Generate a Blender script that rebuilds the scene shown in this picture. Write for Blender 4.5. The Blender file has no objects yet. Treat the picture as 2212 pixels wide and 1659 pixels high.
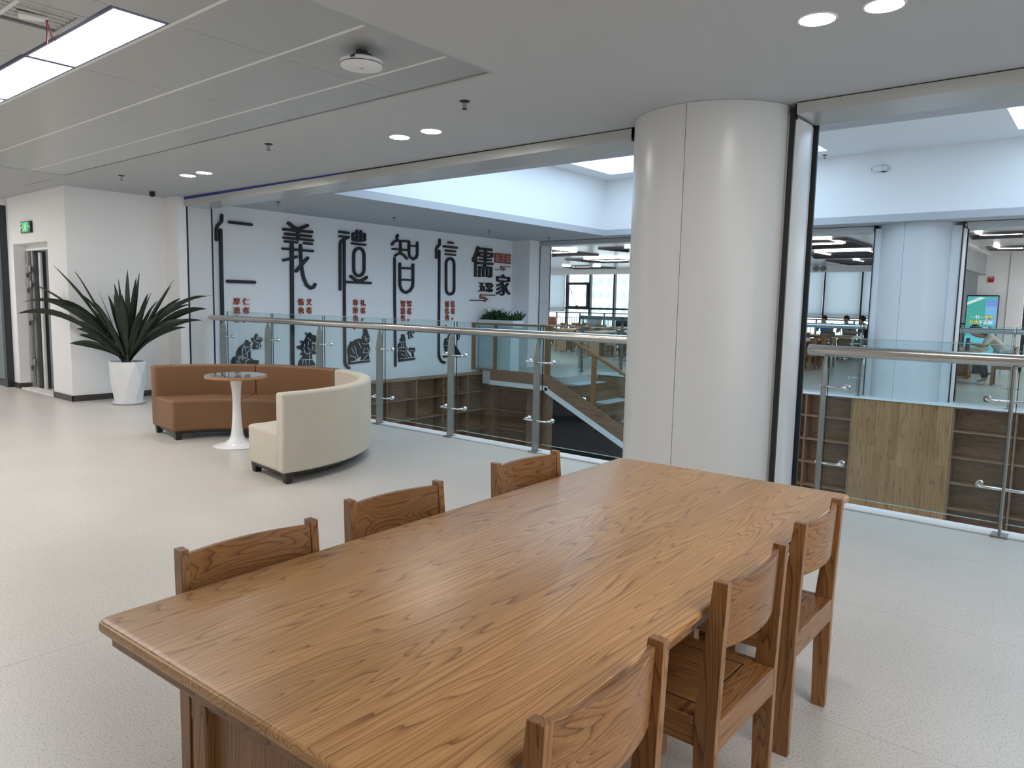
import bpy, bmesh, math, random
from mathutils import Vector, Matrix, Euler
random.seed(7)
PI = math.pi
SC = bpy.context.scene
COL = SC.collection

# ------------------------------------------------------------------ camera
cam_d = bpy.data.cameras.new('camera')
cam = bpy.data.objects.new('camera', cam_d); COL.objects.link(cam)
cam_d.sensor_fit = 'HORIZONTAL'; cam_d.sensor_width = 36.0; cam_d.lens = 25.8262
cam_d.clip_start = 0.05; cam_d.clip_end = 400
YAW, PITCH, ROLL = 0.687057926, 0.109299449, 0.0205609897
fw = Vector((-math.sin(YAW)*math.cos(PITCH), math.cos(YAW)*math.cos(PITCH), -math.sin(PITCH)))
rt = Vector((math.cos(YAW), math.sin(YAW), 0)); up = rt.cross(fw)
r2 = rt*math.cos(ROLL)+up*math.sin(ROLL); u2 = up*math.cos(ROLL)-rt*math.sin(ROLL)
cam.matrix_world = Matrix(((r2.x, u2.x, -fw.x, 0), (r2.y, u2.y, -fw.y, 0), (r2.z, u2.z, -fw.z, 1.52), (0, 0, 0, 1)))
SC.camera = cam
# ------------------------------------------------------------------ exposure, world, big lights
SC.view_settings.view_transform = 'Standard'; SC.view_settings.look = 'None'
SC.view_settings.exposure = 0.14; SC.view_settings.gamma = 1.0
SC.view_settings.use_curve_mapping = False
SKY_STRENGTH = 3.0        # world seen through the windows
SKYLIGHT = 2.95            # the diffusing skylight panes
PANEL = 16.0               # ceiling light panels
DOWN = 100.0               # round downlights
LED = 9.0                 # far room LED battens
ROOM_AREA = 155.0          # the rest of the near room's ceiling panels
FILL_AREA = 85.0  # the added area light on the right
FAR_AREA = 260.0          # the rest of the far room's LED battens
w = bpy.data.worlds.new('sky'); SC.world = w; w.use_nodes = True
bg = w.node_tree.nodes['Background']; bg.inputs[0].default_value = (0.80, 0.91, 1.0, 1); bg.inputs[1].default_value = SKY_STRENGTH
def area(name, loc, sx, sy, power, col=(1, 1, 1), rot=(0, 0, 0)):
    d = bpy.data.lights.new(name, 'AREA'); d.shape = 'RECTANGLE'; d.size = sx; d.size_y = sy; d.energy = power; d.color = col
    o = bpy.data.objects.new(name, d); o.location = loc; o.rotation_euler = rot; COL.objects.link(o); return o
area('room_lamp', (-7.5, -1.2, 2.96), 6.0, 1.0, ROOM_AREA*0.8, (1.0, 0.982, 0.955))
area('room_lamp', (2.2, 1.5, 2.96), 4.0, 1.5, ROOM_AREA*0.5, (1.0, 0.982, 0.955))
area('window_daylight', (5.9, 1.5, 1.55), 2.4, 7.0, FILL_AREA, (0.97, 0.99, 1.0), (0, PI/2, 0))   # area light added to light the scene from the right; no window modelled
area('room_lamp', (-14.0, 2.0, 2.96), 3.0, 1.0, ROOM_AREA*0.4, (1.0, 0.982, 0.955))
area('far_lamp', (2.5, 19.0, 2.9), 6.0, 6.0, FAR_AREA, (0.95, 0.97, 1.0))

# ------------------------------------------------------------------ materials
def nodes(name):
    m = bpy.data.materials.new(name); m.use_nodes = True
    nt = m.node_tree; return m, nt, nt.nodes['Principled BSDF']
def plain(name, col, rough=0.5, metal=0.0, spec=0.5, bump=0.0, bscale=200.0, var=0.0, vscale=3.0, coat=0.0):
    m, nt, b = nodes(name)
    b.inputs['Base Color'].default_value = (*col, 1); b.inputs['Roughness'].default_value = rough
    b.inputs['Metallic'].default_value = metal; b.inputs['Specular IOR Level'].default_value = spec
    b.inputs['Coat Weight'].default_value = coat
    if bump or var:
        tc = nt.nodes.new('ShaderNodeTexCoord')
    if bump:
        n = nt.nodes.new('ShaderNodeTexNoise'); n.inputs['Scale'].default_value = bscale; n.inputs['Detail'].default_value = 3
        bp = nt.nodes.new('ShaderNodeBump'); bp.inputs['Strength'].default_value = bump; bp.inputs['Distance'].default_value = 0.01
        nt.links.new(tc.outputs['Object'], n.inputs['Vector']); nt.links.new(n.outputs[0], bp.inputs['Height']); nt.links.new(bp.outputs[0], b.inputs['Normal'])
    if var:
        n = nt.nodes.new('ShaderNodeTexNoise'); n.inputs['Scale'].default_value = vscale; n.inputs['Detail'].default_value = 4
        mx = nt.nodes.new('ShaderNodeMix'); mx.data_type = 'RGBA'
        mx.inputs[6].default_value = (*[c*(1-var) for c in col], 1); mx.inputs[7].default_value = (*[min(1, c*(1+var)) for c in col], 1)
        nt.links.new(tc.outputs['Object'], n.inputs['Vector']); nt.links.new(n.outputs[0], mx.inputs[0]); nt.links.new(mx.outputs[2], b.inputs['Base Color'])
    return m
def emit(name, col, s, base=0.02):
    m, nt, b = nodes(name)
    b.inputs['Base Color'].default_value = (base, base, base, 1); b.inputs['Emission Color'].default_value = (*col, 1); b.inputs['Emission Strength'].default_value = s
    return m
def glass(name, tint, refl=1.0, rough=0.0):
    m = bpy.data.materials.new(name); m.use_nodes = True; nt = m.node_tree; nt.nodes.remove(nt.nodes['Principled BSDF'])
    t = nt.nodes.new('ShaderNodeBsdfTransparent'); t.inputs[0].default_value = (*tint, 1)
    g = nt.nodes.new('ShaderNodeBsdfGlossy'); g.inputs['Roughness'].default_value = rough; g.inputs[0].default_value = (refl, refl, refl, 1)
    f = nt.nodes.new('ShaderNodeFresnel'); ge = nt.nodes.new('ShaderNodeNewGeometry')
    io = nt.nodes.new('ShaderNodeMapRange'); io.inputs[3].default_value = 1.5; io.inputs[4].default_value = 1/1.5   # rays are not bent, so both faces see the same angle
    nt.links.new(ge.outputs['Backfacing'], io.inputs[0]); nt.links.new(io.outputs[0], f.inputs[0])
    mx = nt.nodes.new('ShaderNodeMixShader'); nt.links.new(f.outputs[0], mx.inputs[0]); nt.links.new(t.outputs[0], mx.inputs[1]); nt.links.new(g.outputs[0], mx.inputs[2])
    nt.links.new(mx.outputs[0], nt.nodes['Material Output'].inputs[0]); return m
def wood(name, axis, light, mid, dark, rough=0.35, scale=1.0, stave=0.0, rings=9.0, coat=0.0, spec=0.5):
    """oak / ash: contour loops of a noise stretched along the grain axis, with fine fibres; own offset per object"""
    m, nt, b = nodes(name); L = nt.links.new; N = nt.nodes.new
    tc = N('ShaderNodeTexCoord'); oi = N('ShaderNodeObjectInfo')
    rot = N('ShaderNodeMapping')           # brings the grain axis onto X
    rot.inputs['Rotation'].default_value = {'x': (0, 0, 0), 'y': (0, 0, -PI/2), 'z': (0, PI/2, 0)}[axis]
    L(tc.outputs['Object'], rot.inputs['Vector'])
    mul = N('ShaderNodeMath'); mul.operation = 'MULTIPLY'; mul.inputs[1].default_value = 37.0; L(oi.outputs['Random'], mul.inputs[0])
    cmb = N('ShaderNodeCombineXYZ'); L(mul.outputs[0], cmb.inputs[0]); L(mul.outputs[0], cmb.inputs[1]); L(mul.outputs[0], cmb.inputs[2])
    vec = rot.outputs[0]
    if stave:
        sp = N('ShaderNodeSeparateXYZ'); L(vec, sp.inputs[0])
        dv = N('ShaderNodeMath'); dv.operation = 'DIVIDE'; dv.inputs[1].default_value = stave; L(sp.outputs[1], dv.inputs[0])
        fl = N('ShaderNodeMath'); fl.operation = 'FLOOR'; L(dv.outputs[0], fl.inputs[0])
        wn = N('ShaderNodeTexWhiteNoise'); wn.noise_dimensions = '1D'; L(fl.outputs[0], wn.inputs['W'])
        sm = N('ShaderNodeVectorMath'); sm.operation = 'SCALE'; sm.inputs['Scale'].default_value = 9.0; L(wn.outputs['Color'], sm.inputs[0])
        ad0 = N('ShaderNodeVectorMath'); L(vec, ad0.inputs[0]); L(sm.outputs[0], ad0.inputs[1]); vec = ad0.outputs[0]
    ad = N('ShaderNodeVectorMath'); L(vec, ad.inputs[0]); L(cmb.outputs[0], ad.inputs[1])
    mp = N('ShaderNodeMapping'); mp.inputs['Scale'].default_value = (0.5*scale, 6.5*scale, 6.5*scale); L(ad.outputs[0], mp.inputs['Vector'])
    n1 = N('ShaderNodeTexNoise'); n1.inputs['Scale'].default_value = 1.0; n1.inputs['Detail'].default_value = 2.0; n1.inputs['Roughness'].default_value = 0.35; n1.inputs['Distortion'].default_value = 0.3
    L(mp.outputs[0], n1.inputs['Vector'])
    mr = N('ShaderNodeMath'); mr.operation = 'MULTIPLY'; mr.inputs[1].default_value = rings*2.2; L(n1.outputs[0], mr.inputs[0])
    fr = N('ShaderNodeMath'); fr.operation = 'FRACT'; L(mr.outputs[0], fr.inputs[0])
    cr = N('ShaderNodeValToRGB'); e = cr.color_ramp.elements
    e[0].position = 0.0; e[0].color = (*dark, 1); e[1].position = 1.0; e[1].color = (*mid, 1)
    x = cr.color_ramp.elements.new(0.16); x.color = (*mid, 1)
    x = cr.color_ramp.elements.new(0.55); x.color = (*light, 1)
    x = cr.color_ramp.elements.new(0.9); x.color = (*light, 1)
    L(fr.outputs[0], cr.inputs[0])
    mp2 = N('ShaderNodeMapping'); mp2.inputs['Scale'].default_value = (6, 260, 260); L(ad.outputs[0], mp2.inputs['Vector'])
    n2 = N('ShaderNodeTexNoise'); n2.inputs['Scale'].default_value = 1.0; n2.inputs['Detail'].default_value = 2.0; L(mp2.outputs[0], n2.inputs['Vector'])
    mx = N('ShaderNodeMix'); mx.data_type = 'RGBA'; mx.blend_type = 'MULTIPLY'; mx.inputs[0].default_value = 0.55
    r2_ = N('ShaderNodeValToRGB'); r2_.color_ramp.elements[0].position = 0.3; r2_.color_ramp.elements[0].color = (0.55, 0.5, 0.45, 1); r2_.color_ramp.elements[1].position = 0.62; r2_.color_ramp.elements[1].color = (1, 1, 1, 1)
    L(n2.outputs[0], r2_.inputs[0]); L(cr.outputs[0], mx.inputs[6]); L(r2_.outputs[0], mx.inputs[7])
    n3 = N('ShaderNodeTexNoise'); n3.inputs['Scale'].default_value = 0.6; mp3 = N('ShaderNodeMapping'); mp3.inputs['Scale'].default_value = (0.5, 5, 5); L(ad.outputs[0], mp3.inputs['Vector']); L(mp3.outputs[0], n3.inputs['Vector'])
    mx2 = N('ShaderNodeMix'); mx2.data_type = 'RGBA'; mx2.blend_type = 'MULTIPLY'; mx2.inputs[0].default_value = 0.5
    r3 = N('ShaderNodeValToRGB'); r3.color_ramp.elements[0].position = 0.3; r3.color_ramp.elements[0].color = (0.62, 0.58, 0.55, 1); r3.color_ramp.elements[1].position = 0.7; r3.color_ramp.elements[1].color = (1.1, 1.1, 1.1, 1)
    L(n3.outputs[0], r3.inputs[0]); L(mx.outputs[2], mx2.inputs[6]); L(r3.outputs[0], mx2.inputs[7])
    L(mx2.outputs[2], b.inputs['Base Color'])
    bp = N('ShaderNodeBump'); bp.inputs['Strength'].default_value = 0.06; bp.inputs['Distance'].default_value = 0.003; L(n2.outputs[0], bp.inputs['Height']); L(bp.outputs[0], b.inputs['Normal'])
    b.inputs['Roughness'].default_value = rough; b.inputs['Coat Weight'].default_value = coat; b.inputs['Coat Roughness'].default_value = 0.25; b.inputs['Specular IOR Level'].default_value = spec
    return m
def floor_mat(name, a, b_, c, rough=0.33):
    m, nt, b = nodes(name); L = nt.links.new; N = nt.nodes.new
    tc = N('ShaderNodeTexCoord')
    n1 = N('ShaderNodeTexNoise'); n1.inputs['Scale'].default_value = 130; n1.inputs['Detail'].default_value = 2; L(tc.outputs['Object'], n1.inputs['Vector'])
    cr = N('ShaderNodeValToRGB'); e = cr.color_ramp.elements; e[0].position = 0.36; e[0].color = (*c, 1); e[1].position = 0.72; e[1].color = (*b_, 1)
    x = e.new(0.45); x.color = (*a, 1); x = e.new(0.6); x.color = (*a, 1)
    L(n1.outputs[0], cr.inputs[0])
    v = N('ShaderNodeTexVoronoi'); v.inputs['Scale'].default_value = 28; L(tc.outputs['Object'], v.inputs['Vector'])
    lt = N('ShaderNodeMath'); lt.operation = 'LESS_THAN'; lt.inputs[1].default_value = 0.085; L(v.outputs['Distance'], lt.inputs[0])
    sc = N('ShaderNodeMath'); sc.operation = 'MULTIPLY'; sc.inputs[1].default_value = 0.4; L(lt.outputs[0], sc.inputs[0])
    mx = N('ShaderNodeMix'); mx.data_type = 'RGBA'; L(sc.outputs[0], mx.inputs[0]); L(cr.outputs[0], mx.inputs[6]); mx.inputs[7].default_value = (*[q*0.55 for q in c], 1)
    n2 = N('ShaderNodeTexNoise'); n2.inputs['Scale'].default_value = 0.9; n2.inputs['Detail'].default_value = 5; L(tc.outputs['Object'], n2.inputs['Vector'])
    mx2 = N('ShaderNodeMix'); mx2.data_type = 'RGBA'; mx2.blend_type = 'MULTIPLY'; mx2.inputs[0].default_value = 0.25; L(mx.outputs[2], mx2.inputs[6]); L(n2.outputs[0], mx2.inputs[7])
    L(mx2.outputs[2], b.inputs['Base Color']); b.inputs['Roughness'].default_value = rough; b.inputs['Specular IOR Level'].default_value = 0.45
    return m

PAINT = plain('white_wall_paint', (0.88, 0.88, 0.88), 0.55, bump=0.03, bscale=120)
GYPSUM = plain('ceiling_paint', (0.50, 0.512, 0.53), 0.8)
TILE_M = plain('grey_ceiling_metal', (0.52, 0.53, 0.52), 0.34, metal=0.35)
TILE_R = plain('ceiling_rail_paint', (0.80, 0.80, 0.78), 0.4)
DARK_GAP = plain('dark_gap', (0.03, 0.03, 0.03), 0.8)
CLAD = plain('white_cladding', (0.66, 0.67, 0.675), 0.28, spec=0.5)
HOUSING = plain('grey_housing_metal', (0.55, 0.555, 0.54), 0.30, metal=0.3)
RUBBER = plain('black_gasket', (0.012, 0.014, 0.016), 0.5)
BLUE = plain('blue_film', (0.02, 0.05, 0.30), 0.5)
FLOOR = floor_mat('speckled_vinyl', (0.71, 0.665, 0.615), (0.79, 0.745, 0.70), (0.50, 0.455, 0.405))
KERB = plain('white_marble', (0.82, 0.83, 0.82), 0.3, var=0.05, vscale=5)
BASEB = plain('dark_skirting', (0.055, 0.045, 0.038), 0.4)
STEEL = plain('brushed_steel', (0.58, 0.56, 0.53), 0.24, metal=1.0, var=0.08, vscale=6)
STEEL_P = plain('satin_steel', (0.30, 0.29, 0.27), 0.38, metal=1.0, var=0.1, vscale=6)
CHROME = plain('polished_steel', (0.72, 0.72, 0.72), 0.12, metal=1.0)
GLASS = glass('aqua_glass', (0.895, 0.958, 0.962), 0.45)
WGLASS = glass('window_glass', (0.93, 0.97, 0.97), 0.8)
GEDGE = plain('glass_edge', (0.33, 0.50, 0.47), 0.2)
GEDGED = plain('glass_edge_dark', (0.05, 0.08, 0.08), 0.6, spec=0.15)
OAK_L, OAK_M, OAK_D = (0.63, 0.345, 0.130), (0.535, 0.268, 0.092), (0.265, 0.110, 0.033)
CH_L, CH_M, CH_D = (0.36, 0.175, 0.065), (0.285, 0.13, 0.045), (0.13, 0.052, 0.018)
W_TOP = wood('ash_table_top', 'y', OAK_L, OAK_M, OAK_D, 0.36, 1.15, stave=0.16, rings=14, coat=0.12)
W_X = wood('ash_grain_across', 'x', CH_L, CH_M, CH_D, 0.36, 1.7, rings=11)
W_Y = wood('ash_grain_deep', 'y', CH_L, CH_M, CH_D, 0.36, 1.7, rings=11)
W_Z = wood('ash_grain_upright', 'z', CH_L, CH_M, CH_D, 0.36, 1.7, rings=11)
SH_L, SH_M, SH_D = (0.36, 0.205, 0.118), (0.305, 0.168, 0.092), (0.185, 0.096, 0.05)
S_X = wood('shelf_oak_across', 'x', SH_L, SH_M, SH_D, 0.45, 1.3, rings=6)
S_Y = wood('shelf_oak_deep', 'y', SH_L, SH_M, SH_D, 0.45, 1.3, rings=6)
S_Z = wood('shelf_oak_upright', 'z', SH_L, SH_M, SH_D, 0.45, 1.3, rings=6)
DARK_FILL = plain('dark_stone', (0.010, 0.008, 0.007), 0.5, var=0.2, vscale=8)  # darkness of the unlit space under the stairs, put into the colour
LEATHER = plain('brown_leather', (0.20, 0.096, 0.040), 0.5, bump=0.12, bscale=350, var=0.06)
SUEDE = plain('cream_suede', (0.60, 0.545, 0.45), 0.85, bump=0.15, bscale=500, var=0.07, vscale=6)
BLACK_W = plain('black_wood', (0.012, 0.011, 0.010), 0.4)
WHITE_P = plain('white_lacquer', (0.82, 0.83, 0.83), 0.18)
WHITE_C = plain('white_ceramic', (0.80, 0.81, 0.81), 0.3)
MIRROR = plain('dark_glass_top', (0.24, 0.19, 0.14), 0.05, spec=1.0, coat=1.0)
SOIL = plain('soil', (0.03, 0.02, 0.012), 0.9)
LEAF = plain('leaf_green', (0.011, 0.022, 0.010), 0.42, var=0.45, vscale=7)
LEAF2 = plain('leaf_green_fresh', (0.03, 0.075, 0.022), 0.45, var=0.4, vscale=20)
INK = plain('black_lettering', (0.008, 0.010, 0.014), 0.45)
RED = plain('red_lettering', (0.42, 0.085, 0.04), 0.5)
MAROON = plain('maroon_board', (0.30, 0.08, 0.055), 0.5)
LINE_W = plain('white_incised_line', (0.75, 0.78, 0.78), 0.6)
PLASTIC = plain('white_plastic', (0.80, 0.80, 0.80), 0.35)
BLACK_P = plain('black_plastic', (0.015, 0.015, 0.017), 0.35)
GREY_P = plain('grey_plastic', (0.30, 0.32, 0.33), 0.45)
DGREY = plain('dark_grey_paint', (0.09, 0.095, 0.10), 0.4)
DFRAME = plain('dark_window_frame', (0.022, 0.026, 0.036), 0.35)
GALV = plain('galvanised_steel', (0.42, 0.42, 0.41), 0.35, metal=0.8, var=0.2, vscale=30)
BLIND, _nt, _b = nodes('roller_blind')      # woven cloth that daylight shines through
_b.inputs['Base Color'].default_value = (0.72, 0.75, 0.78, 1); _b.inputs['Roughness'].default_value = 0.9
_tl = _nt.nodes.new('ShaderNodeBsdfTranslucent'); _tl.inputs[0].default_value = (0.78, 0.82, 0.85, 1)
_mx = _nt.nodes.new('ShaderNodeMixShader'); _mx.inputs[0].default_value = 0.6
_nt.links.new(_b.outputs[0], _mx.inputs[1]); _nt.links.new(_tl.outputs[0], _mx.inputs[2]); _nt.links.new(_mx.outputs[0], _nt.nodes['Material Output'].inputs[0])
PFRAME = plain('panel_frame', (0.24, 0.25, 0.38), 0.6)
RIM = plain('white_rim', (0.85, 0.85, 0.84), 0.4)
E_PANEL = emit('lit_panel', (1.0, 0.985, 0.965), PANEL)
E_DOWN = emit('lit_downlight', (1.0, 0.95, 0.87), DOWN)
E_LED = emit('lit_batten', (1.0, 1.0, 1.0), LED)
E_SKY = emit('lit_skylight', (0.56, 0.77, 1.0), SKYLIGHT)
E_EXIT = emit('lit_exit_green', (0.03, 0.62, 0.18), 0.8)
E_WHITE = emit('lit_white', (0.9, 1.0, 0.95), 0.6)

# ------------------------------------------------------------------ mesh building
class M:
    def __init__(s): s.v = []; s.f = []
    def add(s, vs, fs):
        n = len(s.v); s.v += [tuple(q) for q in vs]; s.f += [tuple(i+n for i in q) for q in fs]; return s
    def box(s, x0, x1, y0, y1, z0, z1):
        return s.add([(x0, y0, z0), (x1, y0, z0), (x1, y1, z0), (x0, y1, z0), (x0, y0, z1), (x1, y0, z1), (x1, y1, z1), (x0, y1, z1)],
                     [(0, 3, 2, 1), (4, 5, 6, 7), (0, 1, 5, 4), (1, 2, 6, 5), (2, 3, 7, 6), (3, 0, 4, 7)])
    def hexa(s, b, t):      # 4 bottom pts, 4 top pts (counter-clockwise from above)
        return s.add(list(b)+list(t), [(0, 3, 2, 1), (4, 5, 6, 7), (0, 1, 5, 4), (1, 2, 6, 5), (2, 3, 7, 6), (3, 0, 4, 7)])
    def prism(s, poly, d0, d1, plane='xy'):
        k = len(poly)
        def P(a, b, d): return {'xy': (a, b, d), 'yz': (d, a, b), 'xz': (a, d, b)}[plane]
        vs = [P(a, b, d0) for a, b in poly]+[P(a, b, d1) for a, b in poly]
        return s.add(vs, [tuple(range(k-1, -1, -1)), tuple(range(k, 2*k))]+[(i, (i+1) % k, k+(i+1) % k, k+i) for i in range(k)])
    def tube(s, pts, r, n=10, cap=True):
        pts = [Vector(p) for p in pts]; rings = []; u = None
        rr = r if isinstance(r, (list, tuple)) else [r]*len(pts)
        for i, p in enumerate(pts):
            t = (pts[min(i+1, len(pts)-1)]-pts[max(i-1, 0)]).normalized()
            if u is None:
                u = t.cross(Vector((0, 0, 1)) if abs(t.z) < 0.9 else Vector((1, 0, 0))).normalized()
            u = (u-t*u.dot(t)).normalized(); v = t.cross(u)
            rings.append([p+(u*math.cos(2*PI*k/n)+v*math.sin(2*PI*k/n))*rr[i] for k in range(n)])
        vs = [q for R in rings for q in R]; fs = []
        for i in range(len(rings)-1):
            for k in range(n):
                fs.append((i*n+k, i*n+(k+1) % n, (i+1)*n+(k+1) % n, (i+1)*n+k))
        if cap: fs += [tuple(range(n-1, -1, -1)), tuple(range((len(rings)-1)*n, len(rings)*n))]
        return s.add(vs, fs)
    def lathe(s, prof, n=40, c=(0, 0, 0), a0=0.0, a1=2*PI, ring=False):
        full = abs(a1-a0-2*PI) < 1e-6; m = n if full else n+1; vs = []; fs = []
        for r, z in prof:
            for k in range(m):
                a = a0+(a1-a0)*k/n; vs.append((c[0]+r*math.cos(a), c[1]+r*math.sin(a), c[2]+z))
        for i in range(len(prof)-1):
            for k in range(n):
                k2 = (k+1) % m if full else k+1
                fs.append((i*m+k, i*m+k2, (i+1)*m+k2, (i+1)*m+k))
        if full and not ring:
            if prof[0][0] > 1e-5: fs.append(tuple(range(m-1, -1, -1)))
            if prof[-1][0] > 1e-5: fs.append(tuple(range((len(prof)-1)*m, len(prof)*m)))
        return s.add(vs, fs)
    def ribbon(s, pts, wd, d0, d1, plane='yz', caps=True):
        """a flat stroke with round ends following pts"""
        h = wd/2; pts = [Vector(p) for p in pts]; L = []; R = []
        clean = [pts[0]]
        for p in pts[1:]:
            if (p-clean[-1]).length > 1e-4: clean.append(p)
        pts = clean
        closed = (pts[0]-pts[-1]).length < 1e-3 and len(pts) > 3
        if closed: pts = pts[:-1]
        k = len(pts)
        for i, p in enumerate(pts):
            a = pts[(i-1) % k] if (i > 0 or closed) else p; b = pts[(i+1) % k] if (i < k-1 or closed) else p
            d1v = (p-a).normalized() if (p-a).length > 1e-6 else (b-p).normalized()
            d2v = (b-p).normalized() if (b-p).length > 1e-6 else d1v
            t = (d1v+d2v)
            t = t.normalized() if t.length > 1e-5 else d1v
            nrm = Vector((-t.y, t.x)); c = max(0.5, nrm.dot(Vector((-d2v.y, d2v.x))))
            L.append(p+nrm*h/c); R.append(p-nrm*h/c)
        def P(q, d): return {'xy': (q.x, q.y, d), 'yz': (d, q.x, q.y), 'xz': (q.x, d, q.y)}[plane]
        m = k if closed else k-1
        for i in range(m):
            j = (i+1) % k; q = [L[i], R[i], R[j], L[j]]
            vs = [P(x, d0) for x in q]+[P(x, d1) for x in q]
            s.add(vs, [(0, 1, 2, 3), (7, 6, 5, 4), (0, 4, 5, 1), (2, 6, 7, 3), (1, 5, 6, 2), (3, 7, 4, 0)])
        if caps and not closed:
            for p, q in ((pts[0], pts[1]), (pts[-1], pts[-2])):
                d = (p-q).normalized(); a = math.atan2(d.y, d.x)
                poly = [(p.x+h*math.cos(a-PI/2+PI*i/6), p.y+h*math.sin(a-PI/2+PI*i/6)) for i in range(7)]
                s.prism(poly, d0, d1, plane)
        return s
    def xf(s, mat):
        s.v = [tuple(mat @ Vector(q)) for q in s.v]; return s
    def join(s, o): return s.add(o.v, o.f)
    def sph(s, c, r, n=12, m=8, sc=(1, 1, 1)):
        prof = [(math.sin(PI*i/m), -math.cos(PI*i/m)) for i in range(m+1)]
        t = M().lathe([(max(a, 1e-6), b) for a, b in prof], n)
        t.v = [(c[0]+x*r*sc[0], c[1]+y*r*sc[1], c[2]+z*r*sc[2]) for x, y, z in t.v]; return s.join(t)
def finish(me, ang=0.7):
    bm = bmesh.new(); bm.from_mesh(me); bmesh.ops.recalc_face_normals(bm, faces=bm.faces); bm.to_mesh(me); bm.free()
    me.shade_smooth(); me.set_sharp_from_angle(angle=ang)
def obj(name, m, mat, parent=None, loc=None, bevel=0.0, ang=0.7, world=True, segs=2):
    """links m as ONE mesh object; with world=True the builder's coordinates are world ones and become local to parent"""
    me = bpy.data.meshes.new(name)
    off = Vector((0, 0, 0))
    if parent is not None and world:
        p = parent
        while p is not None: off += p.location; p = p.parent
    if loc is not None: off += Vector(loc)
    vs = [tuple(Vector(q)-off) for q in m.v]
    me.from_pydata(vs, [], m.f); me.update(); finish(me, ang)
    if mat is not None: me.materials.append(mat)
    o = bpy.data.objects.new(name, me); COL.objects.link(o)
    if loc is not None: o.location = loc
    if parent is not None: o.parent = parent
    if bevel:
        b = o.modifiers.new('bevel', 'BEVEL'); b.width = bevel; b.segments = segs; b.limit_method = 'ANGLE'; b.angle_limit = 0.6
    return o
def tag(o, label=None, cat=None, group=None, kind=None):
    if label: o['label'] = label
    if cat: o['category'] = cat
    if group: o['group'] = group
    if kind: o['kind'] = kind
    return o
def thing(name, label, cat, loc=(0, 0, 0), rz=0.0, group=None):
    o = bpy.data.objects.new(name, None); COL.objects.link(o); o.empty_display_size = 0.1
    o.location = loc; o.rotation_euler = (0, 0, rz); return tag(o, label, cat, group)
def struct(name, m, mat, parent=None, label=None, **k):
    o = obj(name, m, mat, parent, **k)
    if parent is None: o['kind'] = 'structure'
    if label: o['label'] = label
    return o
def dup(root, loc=None, rz=None, label=None, group=None):
    def rec(o, par):
        c = o.copy(); COL.objects.link(c)
        if par is not None: c.parent = par
        for ch in o.children: rec(ch, c)
        return c
    r = rec(root, None)
    if loc is not None: r.location = loc
    if rz is not None: r.rotation_euler = (0, 0, rz)
    if label: r['label'] = label
    if group: r['group'] = group
    return r
def box(x0, x1, y0, y1, z0, z1): return M().box(x0, x1, y0, y1, z0, z1)
def arc_box(c, r0, r1, a0, a1, z0, z1, n=24):
    """a curved block: radii r0..r1, angles a0..a1 (radians)"""
    m = M(); vs = []; fs = []
    for k in range(n+1):
        a = a0+(a1-a0)*k/n; co, si = math.cos(a), math.sin(a)
        for r, z in ((r0, z0), (r1, z0), (r1, z1), (r0, z1)): vs.append((c[0]+r*co, c[1]+r*si, z))
    for k in range(n):
        for j in range(4): fs.append((k*4+j, (k+1)*4+j, (k+1)*4+(j+1) % 4, k*4+(j+1) % 4))
    fs += [(0, 1, 2, 3), (n*4+3, n*4+2, n*4+1, n*4)]
    return m.add(vs, fs)
def glyph(ch, w, h, depth, off=0.0):
    """one character of the bundled font as a mesh of width w, height h, centred on the origin in its own xy plane"""
    cu = bpy.data.curves.new('glyph', 'FONT'); cu.body = ch; cu.size = 1.0; cu.extrude = 0.5; cu.resolution_u = 3; cu.offset = off
    o = bpy.data.objects.new('glyph', cu); me = bpy.data.meshes.new_from_object(o)
    vs = [v.co.copy() for v in me.vertices]; fs = [tuple(p.vertices) for p in me.polygons]
    bpy.data.objects.remove(o); bpy.data.curves.remove(cu); bpy.data.meshes.remove(me)
    x0 = min(v.x for v in vs); x1 = max(v.x for v in vs); y0 = min(v.y for v in vs); y1 = max(v.y for v in vs)
    m = M(); m.f = fs
    for v in vs:
        m.v.append(((v.x-(x0+x1)/2)/(x1-x0)*w if w else (v.x-(x0+x1)/2)*h, (v.y-(y0+y1)/2)/(y1-y0)*h if w else (v.y-0.36)*h, depth if v.z > 0 else 0.0))
    return m
TO_YZ = lambda x, y, z: Matrix(((0, 0, 1, x), (1, 0, 0, y), (0, 1, 0, z), (0, 0, 0, 1)))     # on a wall facing +X
TO_XZ = lambda x, y, z: Matrix(((1, 0, 0, x), (0, 0, -1, y), (0, 1, 0, z), (0, 0, 0, 1)))    # on a wall facing -Y

# ================================================================== the setting
ZC = 3.01; ZS = 4.17; XW = -11.4; YR = 5.95; YF = 13.85; ZL = -3.2
# floors
fl = struct('floor', box(-15.5, 6, -5, 6.06, -0.3, 0), FLOOR)
for k in range(9):       # faint welded seams between the vinyl sheets
    y = 5.2-1.22*k
    if y > -4: obj('seam', box(-15.4, 5.9, y, y+0.003, 0.0002, 0.0006), plain('vinyl_seam', (0.56, 0.53, 0.50), 0.45) if k == 0 else bpy.data.materials['vinyl_seam'], fl)
obj('seam', box(-9.2, -9.196, -4.9, 5.88, 0.0002, 0.0006), bpy.data.materials['vinyl_seam'], fl)
obj('seam', box(-3.4, -3.396, -4.9, 5.88, 0.0002, 0.0006), bpy.data.materials['vinyl_seam'], fl)
struct('floor_2', box(-20, 6, 14.2, 26, -0.3, 0), FLOOR)
struct('floor_3', box(XW, 6, 6.06, YF, ZL-0.2, ZL), plain('pale_lower_floor', (0.66, 0.65, 0.63), 0.5))
struct('trim_1', box(XW, 6, 5.9, 6.06, 0.0, 0.012), KERB)                 # white sill along the near edge of the void
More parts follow.
